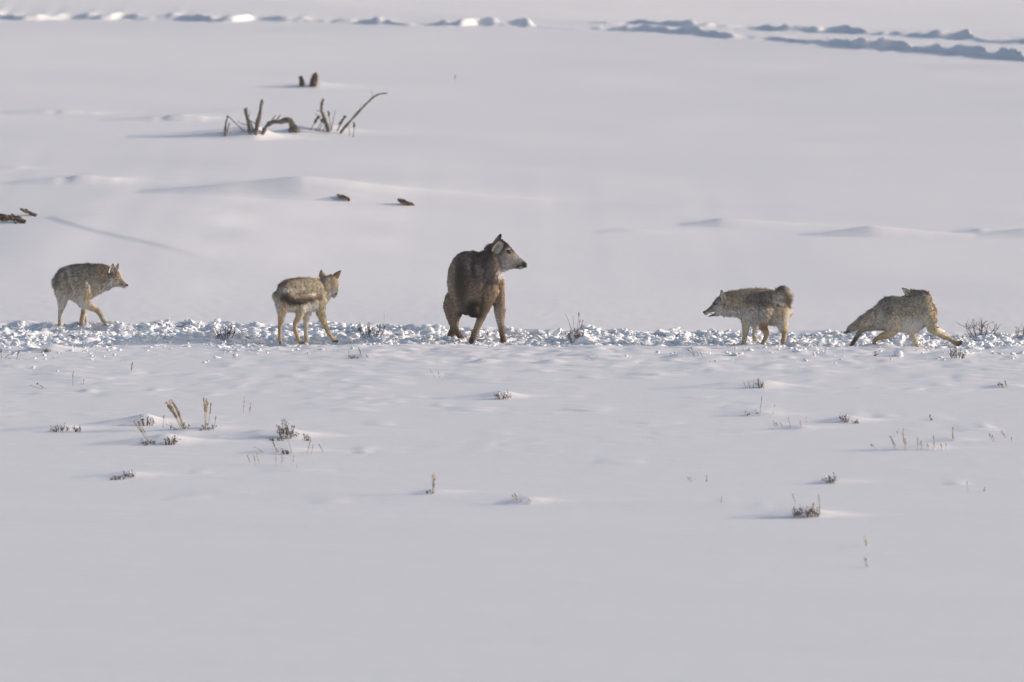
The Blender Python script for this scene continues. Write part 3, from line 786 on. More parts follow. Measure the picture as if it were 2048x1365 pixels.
deer = finish(B, 'deer', 'brown mule deer doe standing in the trampled track, facing forward with head turned right', 'deer',
       ((0.165, 0.135, 0.105), [(258, 640, 55, 260, (.30, .25, .20), .85), (430, 400, 130, 70, (.24, .2, .16), .6), (385, 640, 70, 230, (.06, .05, .042), .9), (530, 560, 120, 130, (.12, .11, .105), .8), (620, 400, 90, 150, (.10, .09, .085), .8), (720, 560, 90, 110, (.17, .165, .16), .7),
        (520, 760, 90, 130, (.18, .155, .12), .7), (490, 850, 40, 60, (.26, .23, .19), .6), (780, 720, 70, 160, (.32, .24, .165), .9), (745, 720, 30, 60, (.34, .27, .2), .4), (640, 880, 70, 120, (.26, .185, .125), .9), (260, 900, 90, 130, (.24, .18, .13), .9), (290, 1060, 80, 90, (.28, .21, .15), .9), (310, 1220, 120, 70, (.17, .125, .09), .9),
        (560, 1090, 60, 120, (.36, .28, .21), .9), (515, 1210, 50, 60, (.2, .14, .1), .8), (780, 1030, 70, 130, (.40, .33, .26), .9), (835, 940, 25, 90, (.26, .19, .14), .7), (820, 1200, 50, 80, (.22, .155, .105), .8), (800, 1240, 30, 30, (.05, .04, .035), .8), (480, 1262, 40, 22, (.06, .045, .04), .8), (745, 1060, 24, 90, (.5, .42, .34), .6),
        (520, 480, 26, 130, (.05, .042, .038), .7), (470, 470, 26, 90, (.24, .2, .16), .5), (300, 480, 26, 90, (.3, .25, .2), .6), (590, 520, 40, 60, (.22, .21, .2), .6), (600, 640, 50, 60, (.19, .175, .155), .6), (640, 420, 30, 80, (.06, .055, .05), .7), (690, 330, 24, 60, (.05, .045, .042), .7), (690, 800, 22, 110, (.36, .27, .18), .7), (610, 830, 20, 80, (.06, .048, .04), .7), (510, 920, 85, 90, (.028, .024, .022), 1), (430, 990, 90, 45, (.028, .024, .022), 1), (540, 1000, 60, 50, (.025, .022, .02), .95),  # includes the neck-to-body crease, its shade painted into the coat colour
        (880, 430, 110, 110, (.33, .305, .275), .95), (860, 255, 50, 45, (.035, .03, .03), .95), (910, 300, 22, 40, (.06, .05, .045), .8), (945, 350, 30, 50, (.2, .165, .13), .6), (960, 400, 40, 50, (.46, .43, .39), .8), (870, 460, 60, 40, (.42, .4, .37), .6),
        (880, 300, 28, 12, (.42, .38, .34), .7), (880, 372, 30, 10, (.42, .38, .34), .5), (1000, 430, 40, 30, (.42, .4, .37), .7), (985, 492, 22, 16, (.03, .025, .025), .95), (1015, 505, 26, 14, (.6, .57, .53), .9), (1050, 465, 26, 26, (.04, .035, .035), .95), (850, 535, 70, 22, (.58, .55, .5), .9),
        (790, 575, 40, 45, (.55, .53, .5), .8), (700, 640, 70, 60, (.07, .065, .06), .6)]),
       (0.022, [(630, 430, 150, 200, 0.052, .95), (690, 600, 130, 90, 0.05, .9), (560, 1120, 120, 190, 0.008, 1), (800, 1050, 90, 250, 0.009, 1), (290, 1100, 110, 170, 0.010, 1), (900, 420, 140, 130, 0.008, 1), (300, 1230, 130, 60, 0.03, .9), (640, 300, 60, 60, 0.032, .9)]),
       ((-0.25, 0.95), [(620, 450, 150, 160, (-.6, .8), .9), (900, 400, 150, 120, (-.9, .4), .9)]),
       (0.85, [(620, 480, 150, 190, 1.0, 1), (710, 600, 110, 90, 0.95, 1), (560, 1080, 260, 170, 0.2, 1), (880, 420, 90, 90, 0.5, 1)]),
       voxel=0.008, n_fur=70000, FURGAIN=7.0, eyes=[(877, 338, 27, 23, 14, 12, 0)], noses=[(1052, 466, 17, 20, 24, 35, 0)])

# ---- coyote 4, snarling, tail curled up
B = Beast(1380, 540, 7.585, -0.28)
B.root = (1000, 1120, 0)
B.loft([(500, 345, 480, 705, 0, 100), (570, 315, 530, 712, 0, 112), (690, 303, 680, 710, 0, 130), (800, 285, 790, 762, 0, 150), (920, 276, 900, 800, 0, 162), (1050, 272, 1040, 810, 0, 168), (1180, 288, 1160, 825, -10, 168),
        (1300, 312, 1290, 845, -25, 162), (1400, 345, 1400, 855, -45, 142), (1470, 410, 1480, 800, -60, 100), (1500, 520, 1503, 700, -60, 45)])
B.loft([(540, 320, 520, 708, 0, 100), (465, 372, 455, 695, 0, 108), (405, 415, 405, 680, 0, 96), (362, 468, 378, 655, 0, 76), (338, 515, 362, 640, 0, 58), (300, 555, 330, 645, 0, 44), (262, 588, 290, 655, 0, 36), (228, 615, 255, 670, 0, 30), (206, 635, 232, 682, 0, 22)])
B.loft([(430, 620, 430, 700, 0, 70), (380, 655, 385, 702, 0, 46), (335, 676, 338, 706, 0, 32), (295, 690, 298, 714, 0, 24), (272, 698, 276, 714, 0, 14)])
B.chain([(860, 620, -70, 120), (855, 740, -85, 94), (852, 830, -85, 68), (843, 930, -85, 50), (832, 1020, -85, 42), (815, 1090, -85, 36), (800, 1125, -88, 36)])
B.chain([(960, 720, 90, 80), (985, 840, 92, 56), (980, 910, 92, 40), (968, 975, 90, 31), (975, 1020, 85, 36), (988, 1045, 82, 36)])
B.chain([(1140, 620, -120, 140), (1118, 750, -135, 96), (1108, 850, -135, 76), (1135, 910, -125, 56), (1165, 965, -120, 42), (1148, 1030, -120, 36), (1115, 1090, -120, 31), (1085, 1122, -125, 28)])
B.chain([(1390, 620, -60, 130), (1382, 760, -80, 116), (1398, 850, -75, 84), (1425, 930, -65, 52), (1424, 1000, -65, 43), (1418, 1070, -65, 40), (1405, 1100, -70, 38)])
B.chain([(1290, 430, -80, 60), (1325, 365, -130, 76), (1395, 335, -150, 88), (1465, 372, -150, 84), (1500, 440, -140, 58), (1505, 530, -130, 24)])
B.ear((512, 445), (462, 284), 124, -128, -110, (-0.45, -1, 0), 28, EAR_IN, EAR_OUT, (.13, .09, .07))
B.ear((500, 420), (480, 300), 90, 60, 70, (-0.9, -0.3, 0), 24, EAR_IN, EAR_OUT, RIM)
c4 = finish(B, 'coyote', 'shaggy coyote facing left with open snarling mouth and tail curled up over its rump', 'coyote',
       ((0.27, 0.245, 0.19), [(900, 360, 420, 130, (.235, .21, .165), .8), (1000, 420, 170, 130, (.13, .12, .115), .75), (850, 460, 60, 90, (.12, .115, .11), .6), (1150, 500, 140, 60, (.13, .12, .11), .6), (620, 420, 120, 130, (.28, .24, .17), .7),
        (600, 660, 160, 60, (.5, .46, .38), .9), (900, 680, 160, 110, (.52, .47, .38), .85), (1080, 660, 110, 90, (.36, .33, .28), .7), (970, 820, 70, 110, (.62, .58, .5), .95), (980, 930, 55, 90, (.6, .55, .46), .9), (985, 1030, 50, 50, BUFF, .9),
        (830, 730, 60, 80, BUFF, .7), (850, 880, 90, 90, (.46, .39, .28), .9), (835, 1030, 70, 110, (.42, .34, .22), .95), (1130, 860, 90, 70, (.19, .13, .08), .9), (1040, 850, 30, 90, (.4, .36, .3), .7), (1150, 960, 70, 60, (.34, .24, .13), .9), (1110, 1080, 60, 60, (.32, .24, .14), .9),
        (1370, 640, 150, 180, (.41, .345, .25), .9), (1390, 620, 22, 110, (.24, .19, .13), .5), (1470, 680, 50, 150, (.52, .45, .33), .8), (1340, 840, 80, 90, (.56, .5, .42), .9), (1435, 860, 45, 50, (.46, .31, .14), .8), (1425, 1000, 60, 100, (.36, .28, .16), .95), (1320, 518, 30, 26, (.015, .013, .013), 1), (1420, 530, 70, 16, (.1, .085, .06), .8),
        (1335, 425, 85, 68, (.60, .50, .33), 1), (1262, 400, 28, 85, (.64, .6, .49), .9), (1370, 495, 80, 16, (.7, .64, .48), .9), (1400, 285, 120, 62, (.12, .115, .11), .95), (1490, 400, 70, 140, (.16, .15, .125), .95), (1480, 300, 50, 50, (.3, .28, .23), .7), (1480, 530, 50, 40, (.24, .17, .12), .8),
        (390, 480, 70, 70, (.26, .22, .19), .9), (300, 570, 60, 32, (.14, .12, .11), .9), (430, 590, 80, 50, (.5, .45, .37), .85), (400, 660, 60, 30, (.6, .56, .48), .8), (260, 640, 50, 20, (.4, .37, .35), .8), (320, 690, 60, 22, (.03, .026, .026), .95), (345, 650, 34, 18, (.04, .03, .03), .95),
        (370, 515, 26, 13, (.03, .025, .022), .9), (500, 520, 40, 60, (.2, .15, .11), .6), (250, 620, 30, 20, (.09, .08, .08), .8)]),
       (0.036, [(900, 330, 460, 110, 0.055, .9), (1430, 380, 170, 160, 0.045, .9), (850, 1000, 130, 150, 0.011, 1), (985, 980, 80, 110, 0.014, 1), (1140, 1000, 110, 150, 0.010, 1), (1420, 1020, 110, 130, 0.011, 1), (330, 590, 130, 130, 0.008, 1), (430, 560, 80, 110, 0.014, .8)]),
       ((0.7, 0.75), [(850, 950, 200, 250, (0, 1), 1), (1250, 950, 330, 230, (0.1, 1), 1), (330, 590, 180, 120, (.9, .2), 1), (1390, 330, 120, 70, (.6, -.3), .8), (1510, 430, 80, 110, (.25, 1), .9)]),
       (0.95, [(1100, 950, 600, 170, 0.2, 1), (330, 600, 120, 110, 0.2, 1), (1400, 650, 120, 150, 0.35, .9)]), group=GC, n_fur=52000,
       eyes=[(372, 515, 13, 10, 9, -20, 0)], noses=[(216, 644, 21, 20, 18, -20, 0)])
# tongue lying in the open mouth
tp = B.p(335, 668, 0); off = Vector(c4.location)
Pn = I3[0] * np.array([52, 26, 10]) * B.u
an = R(-28)
Pn = np.stack([Pn[:, 0] * math.cos(an) - Pn[:, 2] * math.sin(an) * -1, Pn[:, 1], Pn[:, 0] * math.sin(an) * -1 * -1 + Pn[:, 2] * math.cos(an)], 1)
link('tongue', mesh_np('tongue', Pn + tp - np.array(off), I3[1]), M_TONGUE, c4)

# ---- coyote 5, running right, head turned away
B = Beast(1660, 540, 6.827, -0.85)
B.root = (900, 1065, 0)
B.loft([(608, 500, 585, 740, -10, 60), (680, 425, 640, 800, -5, 112), (765, 368, 745, 830, 0, 140), (870, 356, 860, 850, 0, 150), (980, 366, 970, 850, 0, 150), (1100, 375, 1080, 862, 0, 150), (1215, 352, 1200, 850, 0, 145),
        (1310, 335, 1300, 790, 5, 130), (1380, 372, 1365, 740, 5, 100), (1420, 450, 1410, 690, 5, 60)])
B.ell(1255, 400, 40, 155, 115, 120, -12)
B.chain([(1290, 370, 60, 90), (1200, 345, 110, 78), (1130, 348, 150, 70), (1075, 370, 180, 52), (1010, 400, 220, 34), (960, 420, 250, 24)])
B.loft([(640, 470, 690, 650, -30, 55), (560, 525, 625, 725, -60, 58), (458, 602, 512, 772, -80, 60), (355, 685, 415, 802, -95, 56), (275, 756, 338, 834, -105, 44), (228, 815, 268, 860, -110, 28), (210, 848, 220, 862, -112, 10)])
B.chain([(720, 700, 60, 120), (620, 760, 65, 76), (520, 785, 65, 52), (438, 826, 65, 42), (385, 890, 65, 36), (345, 950, 65, 31), (312, 1000, 65, 34), (292, 1032, 65, 24)])
B.chain([(830, 680, -90, 140), (850, 800, -105, 104), (805, 868, -110, 70), (720, 905, -110, 48), (638, 942, -110, 36), (608, 985, -110, 29), (612, 1045, -110, 29), (628, 1072, -112, 32)])
B.chain([(1110, 780, 80, 80), (1135, 880, 85, 54), (1155, 950, 85, 42), (1178, 1015, 85, 36), (1195, 1055, 85, 36)])
B.chain([(1330, 600, -70, 110), (1385, 700, -85, 78), (1402, 790, -90, 72), (1470, 855, -90, 56), (1545, 900, -90, 44), (1625, 938, -90, 36), (1695, 978, -90, 34), (1748, 1004, -90, 38), (1805, 990, -92, 24)])
B.ear((1080, 325), (966, 232), 104, 80, 95, (0.05, -1, 0.3), 20, EAR_IN, (.42, .27, .14), RIM)
B.ear((1135, 305), (1092, 250), 66, 200, 215, (-0.3, 1, 0), 18, EAR_OUT, (.42, .27, .14), RIM)
finish(B, 'coyote', 'lunging coyote on the right, front leg stretched out, head turned away over its back', 'coyote',
       ((0.33, 0.295, 0.225), [(800, 450, 110, 110, (.15, .14, .13), .75), (1000, 480, 260, 100, (.25, .22, .17), .6), (1250, 330, 130, 60, (.21, .19, .16), .7), (1250, 520, 170, 120, (.36, .31, .22), .6), (1050, 580, 150, 90, (.24, .21, .17), .5), (860, 560, 60, 80, (.17, .155, .14), .6),
        (1130, 760, 260, 100, (.58, .54, .45), .85), (1060, 690, 160, 60, (.45, .4, .31), .6), (680, 700, 70, 110, (.45, .4, .32), .7), (820, 760, 100, 110, (.38, .32, .23), .7), (840, 880, 90, 60, (.48, .36, .2), .9), (700, 920, 110, 60, (.46, .33, .17), .95), (615, 1000, 50, 90, (.38, .27, .14), .9),
        (560, 800, 90, 50, (.46, .38, .26), .8), (400, 880, 70, 60, (.3, .23, .15), .9), (330, 960, 60, 60, (.14, .11, .085), .9), (295, 1030, 40, 40, (.05, .045, .04), .9),
        (1150, 940, 70, 120, (.54, .47, .32), .95), (1400, 640, 60, 130, (.50, .40, .25), .9), (1425, 560, 25, 110, (.15, .12, .09), .7), (1380, 780, 60, 50, (.3, .22, .13), .6), (1460, 840, 90, 60, (.46, .37, .22), .9), (1580, 910, 90, 50, (.44, .34, .2), .9), (1700, 980, 60, 40, (.3, .23, .15), .9), (1775, 1000, 60, 40, (.09, .08, .065), .85),
        (1110, 310, 60, 40, (.38, .25, .13), .85),
        (480, 650, 130, 100, (.27, .24, .19), .9), (330, 740, 100, 60, (.22, .2, .17), .9), (240, 830, 60, 50, (.10, .085, .08), .95), (560, 700, 60, 60, (.44, .37, .25), .8), (560, 540, 60, 30, (.12, .11, .12), .8), (650, 590, 26, 80, (.16, .13, .1), .6), (400, 650, 80, 30, (.2, .18, .17), .6)]),
       (0.036, [(950, 380, 420, 90, 0.044, .9), (430, 700, 260, 150, 0.05, 1), (340, 930, 120, 110, 0.009, 1), (660, 970, 150, 130, 0.009, 1), (1170, 980, 90, 120, 0.012, 1), (1600, 930, 240, 130, 0.009, 1), (1130, 800, 200, 60, 0.045, .8)]),
       ((-0.85, 0.5), [(450, 700, 250, 160, (-1, .7), 1), (700, 930, 200, 100, (-.6, .7), .9), (1550, 900, 260, 130, (.8, .6), .9), (1170, 950, 100, 120, (.1, 1), .9), (1050, 620, 250, 150, (-.5, .85), .7)]),
       (0.85, [(500, 950, 500, 130, 0.15, 1), (1550, 930, 300, 130, 0.2, 1), (1150, 780, 200, 80, 0.25, 1), (1180, 980, 120, 120, 0.15, 1)]), group=GC, n_fur=52000)

# ------------------------------------------------------------------ plants
def tube(pts, rad, K=5):
    pts = np.array(pts, float); n = len(pts)
    rad = np.linspace(rad[0], rad[1], n) if len(rad) == 2 else np.array(rad)
    T = np.gradient(pts, axis=0); T /= np.linalg.norm(T, axis=1)[:, None] + 1e-9
    Vs = []
    for c, t, r in zip(pts, T, rad):
        u = np.cross(t, [0.1, 1, 0.2]); u /= np.linalg.norm(u) + 1e-9; v = np.cross(t, u)
        for k in range(K):
            a = 2 * math.pi * k / K
            Vs.append(c + r * (u * math.cos(a) + v * math.sin(a)))
    F = []
    for i in range(n - 1):
        for k in range(K):
            a = i * K + k; b = i * K + (k + 1) % K
            F += [(a, b, b + K), (a, b + K, a + K)]
    for k in range(1, K - 1):
        F += [(0, k + 1, k), ((n - 1) * K, (n - 1) * K + k, (n - 1) * K + k + 1)]
    return np.array(Vs), np.array(F)
def merge(L):
    Vs, Fs, o = [], [], 0
    for V_, F_ in L:
        Vs.append(V_); Fs.append(F_ + o); o += len(V_)
    return np.concatenate(Vs), np.concatenate(Fs)
def leaf_lumps(c, n, spread, size, r, up=0.5):
    L = []
    for _ in range(n):
        p = np.array(c) + r.normal(size=3) * spread
        s = size * r.uniform(0.6, 1.3)
        V_ = I1[0] * [s * 0.45, s * 0.45, s] @ rot(r, 1.0).T + p + [0, 0, s * up]
        L.append((V_, I1[1]))
    return L

def sage(px, py, wpx, hpx, label, n=7, seed=0, snow=0.0, mats=(M_STEM, M_SAGE), name='sagebrush', cat='sagebrush', group='sagebrush tips poking out of the snow', bare=False, dense=1.0):
    r = np.random.default_rng(500 + seed)
    g = hit(px, py)
    ppm = F_PX / (g[1] + CAM_D)
    wd, ht = wpx / ppm, hpx / ppm
    root = empty(name, tuple(g), label, cat, group)
    st, lf, sn = [], [], []
    wd *= 0.85
    for i in range(n):
        bx = (i + 0.5) / n - 0.5 + r.normal() * 0.06
        tx = bx * wd * 1.0
        lean = bx * wd * r.uniform(0.1, 0.5)
        h = ht * r.uniform(0.6, 1.1) * (1 - 0.4 * abs(bx))
        y0 = r.normal() * wd * 0.18
        p0 = np.array([tx * 0.6, y0 * 0.5, -0.02]); p1 = np.array([tx + lean * 0.3, y0, h * 0.5]); p2 = np.array([tx + lean, y0 * 1.3, h])
        pts = [p0, p1, p2]
        st.append(tube(pts, (0.0035, 0.0018), 4))
        if bare:
            for _ in range(3):
                q = p1 + (p2 - p1) * r.uniform(-0.3, 0.6)
                e = q + np.array([r.normal() * 0.035, r.normal() * 0.03, r.uniform(0.02, 0.06)]) * (ht / 0.12)
                st.append(tube([q, (q + e) / 2 + r.normal(size=3) * 0.004, e], (0.0022, 0.0012), 4))
        else:
            tips = [(p0, p2)]
            for _ in range(2):
                q = p0 + (p2 - p0) * r.uniform(0.3, 0.7)
                e = q + np.array([r.normal() * 0.03, r.normal() * 0.03, r.uniform(0.01, 0.035)]) * max(0.5, ht / 0.14)
                st.append(tube([q, (q + e) / 2, e], (0.002, 0.0012), 4)); tips.append((q, e))
            for (a_, e_) in tips:
                for q in np.linspace(0.35, 1.0, max(2, int(np.linalg.norm(e_ - a_) / 0.013))):
                    if r.random() < 0.33: continue
                    c = a_ + (e_ - a_) * q
                    lf += leaf_lumps(c, max(1, int(r.uniform(1.0, 2.6) * dense)), 0.0075, 0.0075, r)
            if r.random() < snow * 0.55:
                V_ = chunk_shape(I2[0], r, 3) * [0.012, 0.012, 0.007] * r.uniform(0.6, 1.3) + p2 * [1, 1, 0.8] + [0, 0, 0.004]
                sn.append((V_, I2[1]))
    tag(link('stem', mesh_np('stem', *merge(st)), mats[0], root), kind='stuff')
    if lf: link('foliage', mesh_np('foliage', *merge(lf), False), mats[1], root)
    if sn: tag(link('snow_cap', mesh_np('snow_cap', *merge(sn)), M_SNOW, root), kind='stuff')
    return root

def grass(px, py, stalks, label, m=M_GRASS, seed=0, name='grass_tuft', cat='grass tuft', group='dry grass stalks standing out of the snow', thick=1.0, tuft=None):
    """stalks: (x0,y0,x1,y1[,head]) pixels, foot to tip; head = share of the stalk that carries seed"""
    r = np.random.default_rng(900 + seed)
    g = hit(px, py)
    root = empty(name, tuple(g), label, cat, group)
    for s in stalks:
        x0, y0, x1, y1 = s[:4]
        hd = s[4] if len(s) > 4 else 0.45
        a = hit(x0, y0)
        dy = r.normal() * 0.03
        b = at(x1, y1, a[1] + dy)
        mid = (a + b) / 2 + r.normal(size=3) * np.linalg.norm(b - a) * 0.04
        tt = np.linspace(0, 1, 7)[:, None]
        pts = (1 - tt) ** 2 * (a - [0, 0, .015]) + 2 * tt * (1 - tt) * mid + tt ** 2 * b
        so_ = link('stalk', mesh_np('stalk', *tube(pts - g, (0.0024 * thick, 0.0012 * thick), 4)), m, root)
        if hd > 0:
            L = []
            nn = max(4, int(np.linalg.norm(b - a) * hd / 0.008))
            for q in np.linspace(1 - hd, 1.0, nn):
                c = (1 - q) ** 2 * a + 2 * q * (1 - q) * mid + q * q * b - g
                L += leaf_lumps(c, 2, 0.0022 * thick, 0.0075 * thick, r, 0.3)
            ho = link('seed_head', mesh_np('seed_head', *merge(L), False), m, so_)
    if tuft:
        L = []
        for (tx, ty, n) in tuft:
            c = hit(tx, ty)
            for _ in range(n):
                L += leaf_lumps(c - g + r.normal(size=3) * [0.02, 0.02, 0.004] + [0, 0, r.uniform(0, 0.05)], 2, 0.006, 0.01, r)
        tag(link('leaf_tuft', mesh_np('leaf_tuft', *merge(L), False), M_SAGE, root), kind='stuff')
    return root

sage(452, 678, 42, 26, 'dark sage clump on the near edge of the track between the two left coyotes', 9, 1, 0.25, (M_RED, M_BROWN))
sage(742, 676, 56, 34, 'snow dusted sage clump in the track between the rear-view coyote and the deer', 9, 2, 0.7, (M_STEM, M_SAGE))
sage(1152, 682, 40, 26, 'frosted shrub base with tall thin twigs in the track right of the deer', 9, 3, 0.5, (M_RED, M_RED), name='twiggy_shrub', cat='shrub')
grass(1152, 680, [(1148, 670, 1131, 628, 0), (1150, 668, 1146, 632, 0), (1152, 668, 1158, 626, 0.2), (1158, 670, 1166, 642, 0.5), (1156, 670, 1160, 640, 0.3), (1146, 668, 1138, 645, 0), (1180, 688, 1203, 676, 0)],
      'long thin bare twigs rising from the frosted shrub in the track right of the deer', M_RED, 3, 'bare_twigs', 'twigs')
sage(1960, 674, 66, 36, 'leafless twiggy bush behind the track right of the lunging coyote', 13, 4, 0, (M_STEM, M_STEM), name='bare_bush', cat='bush', group='leafless bushes behind the track', bare=True)
sage(2042, 678, 30, 26, 'small leafless bush cut by the right edge of the picture behind the track', 6, 5, 0, (M_RED, M_STEM), name='bare_bush', cat='bush', group='leafless bushes behind the track', bare=True)
sage(1914, 717, 38, 22, 'dark sage sprig below the outstretched paw of the lunging coyote', 8, 6, 0.6, (M_STEM, M_BROWN))
sage(1003, 799, 32, 15, 'low frosted sage tip alone on the snow below the deer', 8, 7, 0.6, (M_RED, M_RED))
sage(1520, 777, 13, 20, 'upright sage sprig below the snarling coyote, with thin stems at its left', 4, 8, 0.2)
grass(1500, 776, [(1492, 777, 1487, 764, 0), (1500, 777, 1497, 763, 0), (1506, 777, 1508, 764, 0)], 'three short thin stems left of the upright sage sprig below the snarling coyote', M_STEM, 8)
sage(1690, 845, 22, 18, 'small dark sage sprig left of a smaller one, below the tail of the lunging coyote', 5, 9, 0.3)
sage(1713, 847, 9, 8, 'tiny dark sage tip right of a dark sprig, below the lunging coyote', 3, 10)
sage(293, 852, 38, 20, 'snow capped sage sprig behind the leaning straws, above the dense round tip', 7, 11, 0.8, (M_STEM, M_BROWN))
sage(118, 864, 36, 14, 'flat dark sage sprig, left-most on the snow below the first coyote', 7, 12, 0.5)
sage(155, 864, 18, 13, 'small sage tip just right of the left-most flat sage sprig', 3, 13, 0.4)
grass(298, 888, [(300, 885, 268, 844, 0.5), (302, 886, 276, 848, 0.4), (304, 886, 284, 855, 0.3)], 'few thin straws leaning left in front of the snow capped sage sprig', M_GRASS, 14)
sage(300, 890, 34, 9, 'low dark sage strip at the foot of thin straws leaning left', 7, 15, 0.2)
sage(341, 890, 26, 18, 'dense round sage tip right of the low dark sage strip', 8, 16, 0.2)
grass(365, 858, [(366, 856, 333, 806, .55), (368, 857, 338, 802, .6), (370, 858, 343, 802, .6), (372, 858, 347, 806, .55), (362, 856, 336, 815, .5), (370, 858, 352, 815, .5), (325, 857, 328, 832, 0.2), (360, 860, 331, 848, 0)],
      'thick bundle of tan straw leaning left, the boldest grass on the snow', M_GRASS, 17, thick=1.5, tuft=[(369, 858, 8), (345, 861, 3)])
grass(414, 860, [(412, 858, 408, 797, .4), (410, 858, 413, 800, .4), (414, 858, 422, 808, .4), (412, 856, 416, 806, .4), (426, 860, 432, 835, .2)], 'upright tan grass with forked tips right of the thick straw bundle', M_GRASS, 18, thick=1.3, tuft=[(411, 860, 6), (424, 861, 5)])
grass(487, 826, [(487, 826, 489, 795, .6)], 'pale tall grass stalk left of a shorter one, above the round sage bush', M_PALE, 19)
grass(499, 826, [(498, 826, 502, 808, .7)], 'short reddish grass stalk just right of a pale tall one', M_GRASS, 20)
sage(572, 878, 38, 36, 'largest upright sage tip on the open snow, two dense clumps', 8, 21, 0.1, (M_STEM, M_SAGE), dense=1.6)
sage(613, 883, 13, 15, 'small forked sage tip just right of the largest sage tip', 3, 22)
sage(556, 882, 30, 6, 'flat row of sage leaf tips at the foot of the largest sage tip', 6, 23)
sage(572, 909, 16, 11, 'dark knot of sage in front of the largest sage tip', 5, 24, 0, (M_STEM, M_BROWN))
grass(560, 906, [(530, 905, 506, 893, 0), (555, 905, 545, 884, .4), (584, 905, 574, 878, 0), (560, 905, 547, 892, 0)], 'thin crossing stems around the dark knot of sage', M_RED, 25)
grass(500, 932, [(502, 930, 494, 912, .6), (511, 930, 507, 910, .6), (519, 930, 514, 908, .6)], 'row of three short frosty stalks leaning left', M_PALE, 26)
grass(556, 932, [(553, 931, 553, 909, .7), (564, 931, 565, 911, .7)], 'pair of short upright frosty stalks below the dark knot of sage', M_PALE, 27)
grass(587, 932, [(586, 931, 588, 912, .6), (595, 944, 594, 930, .5)], 'single frosty stalk with a small bent one below it', M_PALE, 28)
grass(617, 909, [(613, 909, 621, 880, .6), (621, 909, 626, 890, .5)], 'two slim brown stalks leaning right of the dark knot of sage', M_GRASS, 29)
grass(648, 906, [(648, 905, 638, 890, .5)], 'single curved stalk leaning left, right of two slim brown stalks', M_GRASS, 30)
sage(260, 956, 20, 13, 'pair of rounded dark sage tips low on the left foreground snow', 4, 31, 0.4, (M_STEM, M_BROWN), dense=1.6)
sage(232, 960, 34, 5, 'flat dark sage streak just left of the pair of rounded tips', 7, 32, 0.1)
grass(866, 988, [(866, 987, 868, 948, .7), (864, 987, 865, 953, .6), (869, 987, 870, 955, .6)], 'lone upright pale straw below and left of the deer', M_PALE, 33, thick=1.2, tuft=[(858, 989, 5)])
grass(1045, 1006, [(1040, 1004, 1026, 993, .6), (1042, 1004, 1030, 990, .3), (1046, 1005, 1037, 984, 0), (1044, 1005, 1062, 1003, 0), (1062, 1006, 1058, 999, .7)], 'pale forked twig lying on the foreground snow below the deer', M_PALE, 34, 'frosted_twig', 'twig', 'frosted twigs on the snow', 1.4)
sage(1596, 1033, 26, 22, 'reddish sage tip at the left end of the front sage row', 5, 35, 0.3, (M_RED, M_SAGE))
sage(1624, 1035, 36, 26, 'taller sage tips at the right end of the front sage row, beside a straw', 7, 36, 0.3, (M_RED, M_SAGE))
grass(1637, 1034, [(1637, 1034, 1637, 990, .75), (1630, 1033, 1627, 1008, .4), (1592, 1010, 1585, 990, .5)], 'tall frosted straw behind the front sage row', M_PALE, 37, thick=1.2)
sage(1661, 968, 20, 20, 'open sage sprig standing alone above the front sage row', 5, 38, 0.4)
grass(1521, 833, [(1520, 832, 1524, 794, .6), (1495, 832, 1492, 818, 0), (1544, 832, 1550, 810, .3)], 'tall thin pale stalk with two fainter ones, in the middle of the right snow', M_PALE, 39, tuft=[(1497, 833, 3), (1516, 833, 3)])
grass(1580, 858, [(1551, 858, 1547, 842, .6), (1555, 858, 1552, 846, .5), (1583, 856, 1577, 836, .6), (1604, 858, 1600, 842, .6), (1613, 858, 1612, 836, .4), (1566, 855, 1562, 848, .5)], 'faint row of small frosty twigs right of the tall thin pale stalk', M_PALE, 40)
grass(1835, 900, [(1790, 900, 1781, 874, .6), (1794, 900, 1786, 884, .5), (1812, 900, 1806, 868, .6), (1815, 900, 1810, 878, .5), (1835, 900, 1835, 876, .6), (1843, 899, 1842, 884, .5), (1869, 900, 1867, 873, .7), (1857, 900, 1855, 888, .4), (1884, 901, 1882, 890, .5), (1893, 900, 1892, 888, .5), (1756, 900, 1743, 891, .2)],
      'long row of frosty grass tips below the lunging coyote', M_PALE, 41, thick=1.2)
grass(1800, 873, [(1797, 873, 1794, 862, .4), (1806, 873, 1807, 858, .5), (1790, 873, 1786, 868, 0)], 'few faint tips just above the long row of frosty grass', M_PALE, 42)
grass(1905, 884, [(1906, 882, 1906, 856, .8)], 'single straight brown stalk right of the long row of frosty grass', M_GRASS, 43, thick=1.2)
grass(1985, 885, [(1988, 884, 1978, 868, .5), (1992, 884, 1984, 872, .5), (2012, 878, 2003, 864, .6), (2024, 884, 2023, 876, .5)], 'leaning brown twigs near the right edge of the open snow', M_GRASS, 44)
grass(2010, 776, [(2014, 775, 2010, 763, .6), (2008, 775, 2003, 769, .4), (2002, 775, 1996, 769, .3), (2006, 776, 2000, 767, .3)], 'small dark twig fan near the right edge below the bare bushes', M_RED, 45)
grass(1862, 842, [(1862, 841, 1860, 830, .4), (1866, 842, 1862, 838, .6)], 'tiny sprig alone above the long row of frosty grass', M_STEM, 46)
grass(1936, 983, [(1937, 983, 1934, 964, .3)], 'very faint thin stem in the right foreground, left of a stub', M_PALE, 47)
grass(1970, 984, [(1969, 983, 1970, 975, .8)], 'short brown stub in the right foreground, right of a faint stem', M_GRASS, 48)
grass(1441, 1010, [(1442, 1008, 1443, 996, .7)], 'tiny single stub left of the front sage row', M_PALE, 49)
grass(1413, 965, [(1413, 965, 1414, 953, .8)], 'tiny straight stub right of a small pale fan of twigs', M_GRASS, 50)
